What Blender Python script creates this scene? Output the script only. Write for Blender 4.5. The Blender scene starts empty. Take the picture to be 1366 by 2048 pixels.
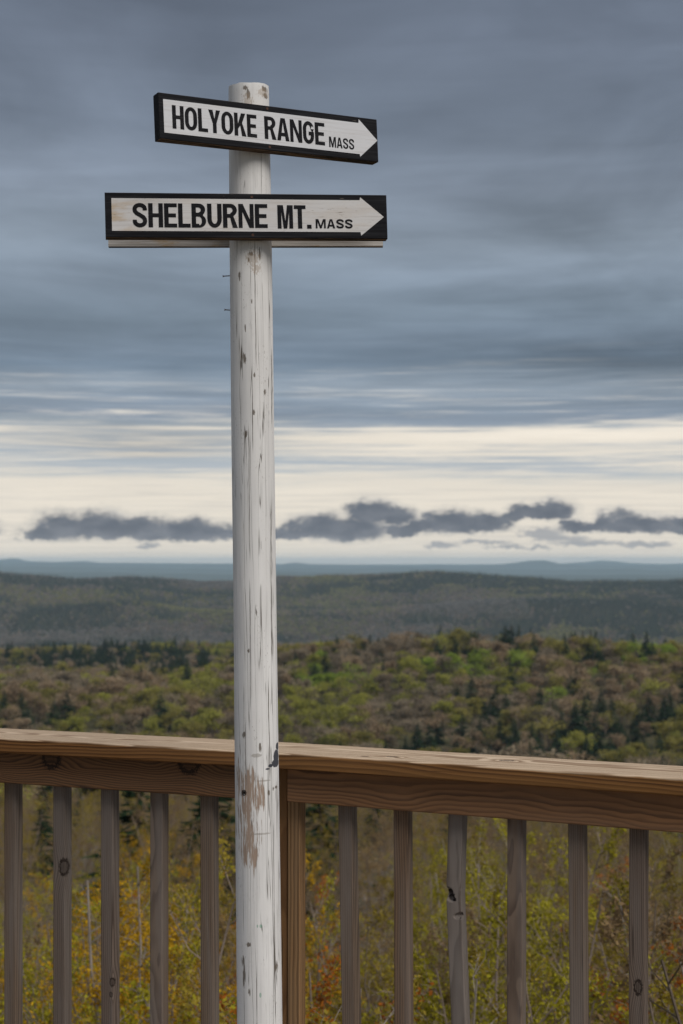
import bpy, bmesh, math, random
import numpy as np
from mathutils import Vector, Matrix

random.seed(7)
RNG = np.random.default_rng(11)
SC = bpy.context.scene
COL = SC.collection
R = math.radians

# ------------------------------------------------------------------ camera
W, H = 1366.0, 2048.0
F = 50.0 / 36.0 * 2048.0            # focal length in photo pixels
HOR = 1123.0                        # row of the true horizon
PITCH = math.atan((HOR - H / 2) / F)
CAM = Vector((0, 0, 1.517))
cam_d = bpy.data.cameras.new('camera')
cam_d.sensor_fit = 'VERTICAL'
cam_d.sensor_height = 36.0
cam_d.lens = 50.0
cam_d.clip_start = 0.05
cam_d.clip_end = 200000.0
cam_d.dof.use_dof = True
cam_d.dof.focus_distance = 2.85
cam_d.dof.aperture_fstop = 7.5
cam = bpy.data.objects.new('camera', cam_d)
cam.location = CAM
cam.rotation_euler = (R(90) + PITCH, 0, 0)
COL.objects.link(cam)
SC.camera = cam

# ------------------------------------------------------------------ exposure
SC.view_settings.view_transform = 'Standard'
SC.view_settings.look = 'None'
SC.view_settings.gamma = 1.0
SC.view_settings.exposure = 0.8
SC.view_settings.use_curve_mapping = False
SC.render.engine = 'CYCLES'
SC.cycles.use_denoising = True
SC.cycles.max_bounces = 6
SC.cycles.diffuse_bounces = 3
SC.cycles.glossy_bounces = 2
SC.cycles.transmission_bounces = 3
SC.cycles.volume_bounces = 3
SC.cycles.transparent_max_bounces = 4

SUN_EL, SUN_AZ = R(46), R(136)      # azimuth clockwise from +Y (behind the camera, to the right)
SUN_STRENGTH = 1.5
SKY_STRENGTH = 0.10

CF, CU = Vector((0, math.cos(PITCH), math.sin(PITCH))), Vector((0, -math.sin(PITCH), math.cos(PITCH)))


def ray(px, py):
    return Vector(((px - W / 2) / F, 0, 0)) + CF + CU * ((H / 2 - py) / F)


def at_z(px, py, z):
    d = ray(px, py)
    return CAM + d * ((z - CAM.z) / d.z)


def at_plane(px, py, p, n):
    d = ray(px, py)
    return CAM + d * ((p - CAM).dot(n) / d.dot(n))


def at_depth(px, py, y):
    d = ray(px, py)
    return CAM + d * (y / d.y)


def proj(P):
    """points (n,3) -> px, py"""
    q = P - np.array(CAM)
    f = q[:, 1] * CF.y + q[:, 2] * CF.z
    f = np.where(f < 1e-3, 1e-3, f)
    u = q[:, 1] * CU.y + q[:, 2] * CU.z
    return W / 2 + F * q[:, 0] / f, H / 2 - F * u / f


def azel(px, py):
    d = ray(px, py)
    return math.atan2(d.x, d.y), d.z / math.hypot(d.x, d.y)


def lin(r, g, b):
    f = lambda c: (c / 255 / 12.92) if c / 255 <= 0.04045 else ((c / 255 + 0.055) / 1.055) ** 2.4
    return (f(r), f(g), f(b), 1.0)


# ------------------------------------------------------------------ node helper
class NT:
    def __init__(self, tree):
        self.t = tree
        tree.nodes.clear()

    def n(self, typ, **kw):
        nd = self.t.nodes.new(typ)
        for k, v in kw.items():
            setattr(nd, k, v)
        return nd

    def put(self, sock, v):
        if v is None:
            return
        if isinstance(v, bpy.types.NodeSocket):
            self.t.links.new(v, sock)
        else:
            sock.default_value = v

    def m(self, op, a, b=None, c=None, clamp=False):
        nd = self.n('ShaderNodeMath', operation=op, use_clamp=clamp)
        self.put(nd.inputs[0], a)
        self.put(nd.inputs[1], b)
        self.put(nd.inputs[2], c)
        return nd.outputs[0]

    def add(self, a, b): return self.m('ADD', a, b)
    def sub(self, a, b): return self.m('SUBTRACT', a, b)
    def mul(self, a, b): return self.m('MULTIPLY', a, b)

    def xyz(self, x, y, z):
        nd = self.n('ShaderNodeCombineXYZ')
        for i, v in enumerate((x, y, z)):
            self.put(nd.inputs[i], v)
        return nd.outputs[0]

    def sep(self, v):
        nd = self.n('ShaderNodeSeparateXYZ')
        self.put(nd.inputs[0], v)
        return nd.outputs

    def noise(self, v, scale=1.0, detail=3.0, rough=0.5, dist=0.0):
        nd = self.n('ShaderNodeTexNoise')
        nd.noise_dimensions = '3D'
        self.put(nd.inputs['Vector'], v)
        nd.inputs['Scale'].default_value = scale
        nd.inputs['Detail'].default_value = detail
        nd.inputs['Roughness'].default_value = rough
        nd.inputs['Distortion'].default_value = dist
        return nd.outputs[0]

    def step(self, x, a, b, lo=0.0, hi=1.0):
        nd = self.n('ShaderNodeMapRange', interpolation_type='SMOOTHSTEP')
        self.put(nd.inputs[0], x)
        for i, v in enumerate((a, b, lo, hi)):
            self.put(nd.inputs[i + 1], v)
        return nd.outputs[0]

    def ramp(self, x, stops, interp='LINEAR'):
        nd = self.n('ShaderNodeValToRGB')
        cr = nd.color_ramp
        cr.interpolation = interp
        while len(cr.elements) < len(stops):
            cr.elements.new(0.5)
        for e, (p, c) in zip(cr.elements, stops):
            e.position = p
            e.color = c if len(c) == 4 else (*c, 1)
        self.put(nd.inputs[0], x)
        return nd.outputs[0]

    def mix(self, f, a, b, mode='MIX'):
        nd = self.n('ShaderNodeMix', data_type='RGBA', blend_type=mode)
        self.put(nd.inputs[0], f)
        self.put(nd.inputs[6], a if not isinstance(a, tuple) or len(a) == 4 else (*a, 1))
        self.put(nd.inputs[7], b if not isinstance(b, tuple) or len(b) == 4 else (*b, 1))
        return nd.outputs[2]

    def scale_col(self, c, f):
        nd = self.n('ShaderNodeVectorMath', operation='SCALE')
        self.put(nd.inputs[0], c)
        self.put(nd.inputs['Scale'], f)
        return nd.outputs[0]

    def bump(self, h, strength, dist):
        nd = self.n('ShaderNodeBump')
        nd.inputs['Strength'].default_value = strength
        nd.inputs['Distance'].default_value = dist
        self.put(nd.inputs['Height'], h)
        return nd.outputs[0]

    def pbsdf(self, col, rough=0.8, normal=None, spec=0.3):
        nd = self.n('ShaderNodeBsdfPrincipled')
        self.put(nd.inputs['Base Color'], col if not isinstance(col, tuple) or len(col) == 4 else (*col, 1))
        self.put(nd.inputs['Roughness'], rough)
        nd.inputs['Specular IOR Level'].default_value = spec
        if normal is not None:
            self.put(nd.inputs['Normal'], normal)
        return nd.outputs[0]

    def out(self, s, vol=None):
        nd = self.n('ShaderNodeOutputMaterial')
        if s is not None:
            self.put(nd.inputs[0], s)
        if vol is not None:
            self.put(nd.inputs[1], vol)


def material(name):
    m = bpy.data.materials.new(name)
    m.use_nodes = True
    return m, NT(m.node_tree)


# ------------------------------------------------------------------ sky
world = bpy.data.worlds.new('World')
SC.world = world
world.use_nodes = True
g = NT(world.node_tree)
dirv = g.n('ShaderNodeTexCoord').outputs['Generated']
dx, dy, dz = g.sep(dirv)
hyp = g.m('SQRT', g.add(g.mul(dx, dx), g.mul(dy, dy)))
v = g.m('DIVIDE', dz, g.m('MAXIMUM', hyp, 0.001))
v = g.m('MINIMUM', v, 50.0)
az = g.m('ARCTAN2', dx, dy)
zz = g.add(g.m('MAXIMUM', dz, 0.0), 0.035)
plane = g.xyz(g.m('DIVIDE', dx, zz), g.m('DIVIDE', dy, zz), 3.7)
planeS = g.xyz(g.mul(g.m('DIVIDE', dx, zz), 0.55), g.mul(g.m('DIVIDE', dy, zz), 1.8), 9.1)
nA = g.noise(plane, 0.62, 6.0, 0.55, 0.3)
nB = g.noise(planeS, 1.3, 6.0, 0.6, 0.4)
nC = g.noise(g.xyz(g.mul(dx, 1.0), g.mul(dy, 1.0), g.mul(dz, 3.2)), 3.1, 5.0, 0.55, 0.5)
nS = g.noise(g.xyz(g.mul(dx, 1.0), g.mul(dy, 1.0), g.mul(dz, 22.0)), 3.4, 6.0, 0.62, 0.6)
nS2 = g.noise(g.xyz(g.mul(dx, 1.0), g.mul(dy, 1.0), g.mul(dz, 30.0)), 5.2, 7.0, 0.66, 0.8)
low = g.step(v, 0.11, 0.18, 1.0, 0.2)
wv = g.mul(v, g.add(1.0, g.add(g.mul(g.sub(nA, 0.5), 0.30), g.mul(g.add(g.mul(g.sub(nB, 0.5), 0.20), g.mul(g.sub(nS, 0.5), 0.26)), low))))
rows = [(1118, 196, 191, 184), (1060, 216, 206, 192), (1005, 228, 217, 201), (975, 214, 208, 198), (955, 184, 188, 189),
        (938, 172, 179, 186), (918, 169, 177, 184), (893, 174, 180, 186), (870, 168, 175, 182), (855, 152, 162, 172),
        (835, 131, 143, 159), (800, 127, 140, 157), (768, 135, 147, 163), (742, 117, 131, 150), (716, 103, 118, 139),
        (690, 107, 121, 142), (640, 113, 127, 147), (560, 120, 133, 153), (470, 123, 135, 154), (380, 119, 130, 150),
        (250, 110, 121, 142), (100, 101, 111, 132), (-60, 97, 107, 128)]
stops = []
for (yy, r_, g_, b_) in rows:
    k_ = min(1.0, max(0.0, (HOR - yy - 230) / 200))
    stops.append((max(0.0, (HOR - yy) / F) / 0.5, lin(r_ - 1 * k_, g_ - 2 * k_, b_ - 9 * k_)))
base = g.ramp(g.m('DIVIDE', wv, 0.5), stops)


def sky_blob(px, py, rx, ry, soft=1.0):
    a0, v0 = azel(px, py)
    ex = g.m('DIVIDE', g.sub(az, a0), rx / F)
    ey = g.m('DIVIDE', g.sub(wv, v0), ry / F)
    return g.m('EXPONENT', g.mul(g.add(g.mul(ex, ex), g.mul(ey, ey)), -soft))


# cream streaks where the far clear sky shows through
bias_rows = [(1118, 1.0), (995, 1.0), (975, 0.86), (958, 0.56), (938, 0.36), (918, 0.40), (900, 0.58), (880, 0.74), (866, 0.66), (852, 0.38), (835, 0.16), (810, 0.08), (780, 0.12), (755, 0.03), (730, 0.0), (600, 0.0)]
bias = g.ramp(g.m('DIVIDE', wv, 0.5), [((HOR - yy) / F / 0.5, (q, q, q)) for yy, q in bias_rows])
bias = g.add(bias, g.add(g.mul(sky_blob(1130, 872, 430, 18), 0.35), g.mul(sky_blob(150, 880, 330, 34), -0.30)))
nS3 = g.noise(g.xyz(g.mul(dx, 1.0), g.mul(dy, 1.0), g.mul(dz, 34.0)), 9.0, 8.0, 0.68, 0.6)
stk = g.add(g.add(g.mul(g.sub(nS2, 0.5), 2.4), g.mul(g.sub(nS3, 0.5), 1.6)), g.mul(g.sub(nB, 0.5), 1.0))
cream = g.step(g.add(bias, g.mul(stk, g.step(v, 0.03, 0.06))), 0.04, 1.05)
cream = g.mul(cream, g.step(v, 0.165, 0.085))
base = g.mix(cream, base, lin(228, 219, 205))
veil = g.mul(g.step(g.add(g.mul(nS3, 0.6), g.mul(nB, 0.4)), 0.44, 0.62), g.step(v, 0.075, 0.045))
base = g.mix(g.mul(veil, 0.5), base, lin(198, 193, 186))
# soft light and dark masses in the deck of cloud
amp = g.step(v, 0.05, 0.22, 0.10, 1.15)
lum = g.add(1.0, g.mul(g.sub(g.add(g.mul(nC, 0.6), g.mul(nA, 0.4)), 0.5), g.mul(amp, 2.0)))
base = g.scale_col(base, g.mul(lum, g.step(v, 0.13, 0.22, 1.0, 1.13)))
nM = g.noise(g.xyz(g.mul(dx, 1.3), g.mul(dy, 1.3), g.mul(dz, 11.0)), 2.4, 5.0, 0.55, 0.7)
base = g.scale_col(base, g.add(1.0, g.mul(g.sub(nM, 0.5), g.mul(g.step(v, 0.09, 0.15, 0.0, 1.0), g.step(v, 0.18, 0.34, 1.0, 0.45)))))
fine = g.add(1.0, g.mul(g.add(g.sub(nS, 0.5), g.mul(g.sub(nS2, 0.5), 0.7)), g.mul(g.step(v, 0.08, 0.11, 0.0, 0.8), g.step(v, 0.105, 0.18, 1.0, 0.12))))
base = g.scale_col(base, fine)
for (px, py, rx, ry, f_) in [(1180, 728, 420, 26, -0.30), (980, 700, 300, 18, -0.14), (1130, 868, 380, 14, 0.10), (300, 880, 260, 24, -0.22),
                             (260, 720, 330, 60, 0.14), (1250, 560, 300, 60, 0.16), (900, 470, 330, 30, -0.10), (200, 560, 300, 40, -0.10)]:
    base = g.scale_col(base, g.add(1.0, g.mul(sky_blob(px, py, rx, ry), f_)))
# the overcast gets gradually lighter towards the zenith
zen = g.m('MULTIPLY', g.step(dz, 0.38, 0.95), 0.85)
base = g.mix(zen, base, (0.52, 0.56, 0.63, 1))

# low cumulus over the horizon
cn1 = g.noise(g.xyz(g.mul(az, 1.0), g.mul(v, 1.5), 0.3), 62.0, 7.0, 0.62)
cn2 = g.noise(g.xyz(g.mul(az, 1.0), g.mul(v, 1.5), 5.3), 115.0, 7.0, 0.66)
caz = g.add(az, g.mul(g.sub(cn1, 0.5), 0.030))
cvv = g.add(v, g.mul(g.sub(cn2, 0.5), 0.0120))
blobs = [(78, 1075, 30, 10), (118, 1064, 55, 27), (195, 1062, 75, 26), (290, 1066, 85, 22), (370, 1067, 75, 20), (440, 1069, 60, 16), (505, 1071, 60, 12),
         (590, 1072, 45, 12), (650, 1064, 75, 24), (705, 1066, 70, 28), (742, 1032, 52, 24), (795, 1037, 38, 17), (800, 1066, 40, 14),
         (915, 1052, 82, 21), (870, 1050, 45, 16), (960, 1052, 55, 18), (1035, 1031, 34, 13), (1070, 1030, 30, 12), (1108, 1027, 42, 18),
         (1165, 1059, 55, 11), (1240, 1050, 52, 21), (1300, 1056, 70, 16), (1370, 1058, 80, 16), (838, 1056, 30, 12), (1000, 1046, 30, 10), (560, 1074, 30, 9), (1140, 1050, 26, 8), (1470, 1052, 90, 22), (-80, 1060, 70, 18)]
thin = [(880, 1094, 38, 7), (965, 1086, 60, 6), (1085, 1071, 46, 12), (1125, 1079, 60, 8), (1165, 1088, 75, 8), (1008, 1095, 50, 5), (1290, 1090, 60, 6), (300, 1093, 25, 5), (1070, 1097, 25, 5)]


def cloud_field(lst):
    f_ = None
    for (px, py, rx, ry) in lst:
        a0, v0 = azel(px, py)
        ex = g.m('DIVIDE', g.sub(caz, a0), rx / F)
        ey = g.m('DIVIDE', g.sub(cvv, v0), ry * 1.36 / F)
        ey = g.m('MAXIMUM', ey, g.mul(ey, -2.2))
        q = g.sub(1.0, g.add(g.mul(ex, ex), g.mul(ey, ey)))
        f_ = q if f_ is None else g.m('SMOOTH_MAX', f_, q, 0.35)
    return f_


f1 = g.add(cloud_field(blobs), g.add(0.12, g.mul(g.sub(cn1, 0.5), 2.2)))
f2 = g.add(cloud_field(thin), g.mul(g.sub(cn1, 0.5), 2.6))
shadeR = g.noise(g.xyz(g.mul(az, 1.0), g.mul(v, 1.0), 8.0), 18.0, 2.0, 0.5)
# elsewhere round the horizon the same kind of cloud, from noise
away = g.step(g.m('ABSOLUTE', az), 0.30, 0.36)
band = g.sub(1.0, g.m('ABSOLUTE', g.m('DIVIDE', g.sub(v, 0.020), 0.014)))
circ = g.noise(g.xyz(g.mul(dx, 9.0), g.mul(dy, 9.0), g.mul(dz, 45.0)), 1.0, 5.0, 0.6)
f3 = g.sub(g.mul(g.add(g.mul(band, 0.5), g.mul(g.sub(circ, 0.5), 3.0)), away), g.sub(1.0, away))
rim = g.m('MULTIPLY', g.step(f1, -0.70, 0.0), g.step(shadeR, 0.46, 0.62))
base = g.mix(g.m('MULTIPLY', rim, 0.38), base, lin(252, 245, 234))
shade = g.noise(g.xyz(g.mul(az, 1.0), g.mul(v, 2.0), 2.0), 55.0, 4.0, 0.55)
ccol = g.mix(g.add(g.mul(g.step(shade, 0.35, 0.7), 0.45), g.mul(g.step(g.add(v, g.mul(g.sub(cn1, 0.5), 0.02)), 0.027, 0.012), 0.5)), lin(80, 88, 103), lin(124, 128, 137))
base = g.mix(g.m('MULTIPLY', g.step(f2, -0.4, 0.8), 0.7), base, lin(128, 135, 147))
base = g.mix(g.mul(g.step(f1, -1.3, 0.1), 0.42), base, lin(172, 170, 168))
base = g.mix(g.step(g.m('MAXIMUM', f1, f3), -0.40, 0.70, 0.0, 0.95), base, ccol)

bg_cloud = g.n('ShaderNodeBackground')
g.put(bg_cloud.inputs[0], base)
bg_cloud.inputs[1].default_value = 0.62        # the picture's exposure is 0.8 stops up
skytex = g.n('ShaderNodeTexSky')
skytex.sky_type = 'NISHITA'
skytex.sun_disc = False
skytex.sun_elevation = SUN_EL
skytex.sun_rotation = SUN_AZ
skytex.altitude = 700
bg_sky = g.n('ShaderNodeBackground')
g.put(bg_sky.inputs[0], skytex.outputs[0])
bg_sky.inputs[1].default_value = SKY_STRENGTH
mixs = g.n('ShaderNodeMixShader')
mixs.inputs[0].default_value = 0.98
g.t.links.new(bg_sky.outputs[0], mixs.inputs[1])
g.t.links.new(bg_cloud.outputs[0], mixs.inputs[2])
wout = g.n('ShaderNodeOutputWorld')
g.t.links.new(mixs.outputs[0], wout.inputs[0])

# ------------------------------------------------------------------ sun behind thin cloud
sun_d = bpy.data.lights.new('sun', 'SUN')
sun_d.energy = SUN_STRENGTH
sun_d.angle = R(40)
sun_d.color = (1.0, 0.955, 0.89)
sun = bpy.data.objects.new('sun', sun_d)
COL.objects.link(sun)
sdir = Vector((math.sin(SUN_AZ) * math.cos(SUN_EL), math.cos(SUN_AZ) * math.cos(SUN_EL), math.sin(SUN_EL)))
sun.rotation_euler = (-sdir).to_track_quat('-Z', 'Y').to_euler()


# ------------------------------------------------------------------ object helpers
def link(name, me, mats=None, parent=None, loc=None):
    o = bpy.data.objects.new(name, me)
    COL.objects.link(o)
    if mats is not None and me is not None:
        for m in (mats if isinstance(mats, (list, tuple)) else [mats]):
            me.materials.append(m)
    if parent is not None:
        o.parent = parent
    if loc is not None:
        o.location = loc
    return o


def thing(o, label, cat, group=None):
    o['label'] = label
    o['category'] = cat
    if group:
        o['group'] = group
    return o


def empty(name, loc=(0, 0, 0)):
    o = bpy.data.objects.new(name, None)
    o.empty_display_size = 0.2
    COL.objects.link(o)
    o.location = loc
    return o


def mesh(name, V, Fc, smooth=False, mat_idx=None):
    me = bpy.data.meshes.new(name)
    me.from_pydata([tuple(p) for p in V], [], Fc)
    if smooth:
        me.polygons.foreach_set('use_smooth', [True] * len(me.polygons))
    if mat_idx is not None:
        me.polygons.foreach_set('material_index', mat_idx)
    me.update()
    return me


# value noise in numpy
_P = RNG.random((256, 256))


def vnoise(x, y):
    x, y = np.asarray(x, float), np.asarray(y, float)
    xi, yi = np.floor(x).astype(int), np.floor(y).astype(int)
    xf, yf = x - xi, y - yi
    xf, yf = xf * xf * (3 - 2 * xf), yf * yf * (3 - 2 * yf)
    a = _P[xi & 255, yi & 255]; b = _P[(xi + 1) & 255, yi & 255]
    c = _P[xi & 255, (yi + 1) & 255]; d = _P[(xi + 1) & 255, (yi + 1) & 255]
    return (a * (1 - xf) + b * xf) * (1 - yf) + (c * (1 - xf) + d * xf) * yf - 0.5


def fbm(x, y, o=4):
    s, amp_, tot = 0, 1.0, 0
    for k in range(o):
        s = s + amp_ * vnoise(x * 2 ** k + 17.3 * k, y * 2 ** k + 5.1 * k)
        tot += amp_
        amp_ *= 0.5
    return s / tot * 2


# ------------------------------------------------------------------ terrain
RK = [0, 4, 8, 14, 30, 60, 100, 200, 300, 450, 560, 620, 700, 760, 815, 850, 920, 1100, 1250, 1340, 1450, 1500, 1650, 2200, 3000, 3700, 3850, 4150, 4330, 4480, 4750, 5000, 5150, 5600, 7000, 12000, 80000]
ZK = [-2.6, -3.0, -4.0, -5.6, -9.5, -16, -23.5, -40, -54, -80, -98, -93, -79, -68, -60, -58, -70, -112, -124, -113, -100, -101, -118, -170, -220, -232, -222, -166, -160, -150, -96, -55, -60, -140, -280, -330, -420]
SKX = [-700, -200, 0, 60, 150, 260, 330, 400, 470, 560, 640, 760, 880, 960, 1040, 1150, 1366, 1700, 2100]
SKY = [1150, 1142, 1141, 1143, 1151, 1146, 1150, 1156, 1153, 1147, 1142, 1140, 1137, 1143, 1150, 1154, 1156, 1150, 1146]


def height(x, y):
    r = np.hypot(x, y) + 1e-6
    a = np.arctan2(x, y)
    z = np.interp(r, RK, ZK)
    px = W / 2 + F * np.tan(np.clip(a, -1.0, 1.0))
    sk = np.interp(px, SKX, SKY)
    z = z - (sk - 1138) / F * 5000 * np.exp(-((r - 5000) / 420) ** 2)
    left = 1 / (1 + np.exp((px - 540) / 60))
    # nearer wooded shoulders in front of the main ridge
    z = z + 38 * np.exp(-((r - 4180) / 150) ** 2) * np.exp(-((px - 190) / 240) ** 2)
    z = z + 36 * np.exp(-((r - 4250) / 170) ** 2) * np.exp(-((px - 1060) / 330) ** 2)
    # the near knoll is lower on the left
    z = z - 17 * left * np.exp(-((r - 840) / 95) ** 2)
    z = z + 3 * np.exp(-((r - 850) / 60) ** 2) * np.exp(-((px - 980) / 260) ** 2)
    n = fbm(x / 210.0 + 3, y / 210.0 + 8, 4)
    z = z + n * np.interp(r, [0, 60, 300, 600, 900, 2000, 3500, 5000, 9000], [0, 0.6, 4, 7, 6, 10, 16, 16, 40]) * 0.8
    n2 = fbm(x / 700.0 + 31, y / 700.0 + 2, 3)
    z = z + n2 * np.interp(r, [1700, 3000, 3900, 4700, 5000, 9000], [0, 20, 26, 18, 8, 40])
    z = z - (1118 - HOR) / F * np.minimum(r, 9000)
    front = np.clip((np.cos(a) + 0.15) / 0.5, 0, 1)
    front = front * front * (3 - 2 * front)
    zb = -2.6 - 0.006 * r
    return z * front + np.minimum(zb, -2.6) * (1 - front)


AZ = np.concatenate([np.linspace(-math.pi, -0.42, 150, endpoint=False), np.linspace(-0.42, 0.42, 420, endpoint=False), np.linspace(0.42, math.pi, 150, endpoint=False)])
RR = np.concatenate([[1.0, 2.0], np.geomspace(3.0, 400, 90, endpoint=False), np.linspace(400, 1700, 75, endpoint=False), np.geomspace(1700, 3600, 14, endpoint=False), np.linspace(3600, 5700, 62, endpoint=False), np.geomspace(5700, 30000, 40)])
AA, RG = np.meshgrid(AZ, RR)
XX, YY = RG * np.sin(AA), RG * np.cos(AA)
ZZ = height(XX, YY)
na, nr = len(AZ), len(RR)
TV = np.stack([XX.ravel(), YY.ravel(), ZZ.ravel()], 1)
TV = np.vstack([TV, [[0, 0, -2.6]]])
ii, jj = np.meshgrid(np.arange(na), np.arange(nr - 1))
q0 = (jj * na + ii).ravel(); q1 = (jj * na + (ii + 1) % na).ravel()
quads = np.stack([q0, q1, q1 + na, q0 + na], 1)[:, ::-1]
faces = quads.tolist() + [[(i + 1) % na, i, nr * na] for i in range(na)]
gm, g = material('forest_floor')
pos = g.n('ShaderNodeNewGeometry').outputs['Position']
n1 = g.noise(pos, 0.9, 5, 0.6)
n2 = g.noise(pos, 0.011, 4, 0.55)
c = g.mix(g.step(n1, 0.35, 0.65), (0.055, 0.042, 0.028), (0.13, 0.098, 0.062))
c = g.mix(g.mul(g.step(n2, 0.4, 0.62), 0.6), c, (0.07, 0.075, 0.03))
g.out(g.pbsdf(c, 0.95, g.bump(n1, 0.6, 0.2), 0.1))
ground = link('ground', mesh('ground', TV, faces, True), gm)
ground['kind'] = 'structure'


def lerp_az(a):
    return np.interp(a, AZ, np.arange(na))


def terrain_z(x, y):
    """height of the sheet itself (bilinear in its own grid)"""
    r, a = np.hypot(x, y), np.arctan2(x, y)
    ia = lerp_az(a); ir = np.interp(r, RR, np.arange(nr))
    i0 = np.clip(np.floor(ia).astype(int), 0, na - 2); j0 = np.clip(np.floor(ir).astype(int), 0, nr - 2)
    fa, fr = ia - i0, ir - j0
    return (ZZ[j0, i0] * (1 - fa) + ZZ[j0, i0 + 1] * fa) * (1 - fr) + (ZZ[j0 + 1, i0] * (1 - fa) + ZZ[j0 + 1, i0 + 1] * fa) * fr


# running maximum of the slope, to leave out trees hidden behind the ground
SLOPE = (ZZ - CAM.z) / RG
SMAX = np.maximum.accumulate(SLOPE, axis=0)


def hidden(x, y, ztop):
    r, a = np.hypot(x, y), np.arctan2(x, y)
    ia = np.clip(np.round(lerp_az(a)).astype(int), 0, na - 1)
    jr = np.clip(np.floor(np.interp(r * 0.985, RR, np.arange(nr))).astype(int), 0, nr - 1)
    return (ztop - CAM.z) / r < SMAX[jr, ia] - 0.0004


# far hills, each a solid ridge standing on the plain
hm, g = material('far_woodland')
pos = g.n('ShaderNodeNewGeometry').outputs['Position']
n1 = g.noise(pos, 0.004, 5, 0.6)
g.out(g.pbsdf(g.mix(n1, (0.028, 0.04, 0.022), (0.075, 0.07, 0.045)), 0.95, None, 0.1))


def far_hill(name, r0, depth, prof, seed, jag=0.0):
    n_a, n_d = 380, 9
    a_ = np.linspace(-0.42, 0.42, n_a)
    V, Fc = [], []
    px_ = W / 2 + F * np.tan(a_)
    base_y = np.interp(px_, [p[0] for p in prof], [p[1] for p in prof])
    ztop = CAM.z + (HOR - base_y) / F * r0 + fbm(a_ * 60 + seed, a_ * 0 + seed, 4) * jag * r0 / F
    for k in range(n_d):
        t = k / (n_d - 1)
        rr = r0 + (t - 0.5) * depth
        s = math.cos((t - 0.5) * math.pi) ** 1.3 if 0 < t < 1 else 0.0
        rough = fbm(a_ * 45 + seed + 3, a_ * 0 + t * 4 + seed, 4) * 50 * s * (1 - s) * 2
        z = -410 + (ztop + 410) * s + rough
        V += [(rr * math.sin(q), rr * math.cos(q), w) for q, w in zip(a_, z)]
    for k in range(n_d - 1):
        for i in range(n_a - 1):
            p = k * n_a + i
            Fc.append((p, p + 1, p + n_a + 1, p + n_a))
    o = link(name, mesh(name, V, Fc, True), hm)
    o['kind'] = 'structure'


far_hill('hills', 15500, 2600, [(-900, 1146), (0, 1143), (300, 1146), (450, 1150), (560, 1144), (800, 1146), (1050, 1150), (1366, 1149), (2300, 1146)], 2.0, 2.0)
far_hill('hills', 20000, 3000, [(-900, 1136), (0, 1133), (220, 1134), (450, 1139), (800, 1136), (1100, 1139), (1240, 1137), (1366, 1141), (2300, 1136)], 5.0, 1.5)
far_hill('hills', 24000, 3000, [(-900, 1130), (0, 1126), (180, 1126), (400, 1129), (560, 1128), (592, 1125), (620, 1128), (800, 1131), (960, 1131), (1000, 1129), (1040, 1124), (1060, 1122), (1090, 1121), (1100, 1123), (1125, 1129), (1366, 1133), (2300, 1130)], 8.0, 0.8)
far_hill('mountains', 28000, 3000, [(-900, 1124), (-40, 1122), (0, 1120), (20, 1117), (36, 1117), (55, 1122), (110, 1124), (170, 1122), (200, 1125), (700, 1129), (1100, 1128), (1170, 1124), (1200, 1121), (1225, 1122), (1260, 1126), (1320, 1128), (1366, 1127), (2300, 1126)], 12.0, 0.5)

# ------------------------------------------------------------------ haze: the air itself
hz, g = material('pale_air')
pv = g.n('ShaderNodeVolumePrincipled')
pv.inputs['Color'].default_value = (0.63, 0.84, 1.0, 1)
pv.inputs['Density'].default_value = 4.3e-5
pv.inputs['Anisotropy'].default_value = 0.0
g.out(None, pv.outputs[0])
b = 31500.0
zb, zt = -425.0 - 40, 66.0
HV = [(-b, -b, zb), (b, -b, zb), (b, b, zb), (-b, b, zb), (-b, -b, zt), (b, -b, zt), (b, b, zt), (-b, b, zt)]
HF = [(3, 2, 1, 0), (4, 5, 6, 7), (0, 1, 5, 4), (1, 2, 6, 5), (2, 3, 7, 6), (3, 0, 4, 7)]
haze = link('haze', mesh('haze', HV, HF), hz)
haze['kind'] = 'stuff'


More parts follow.
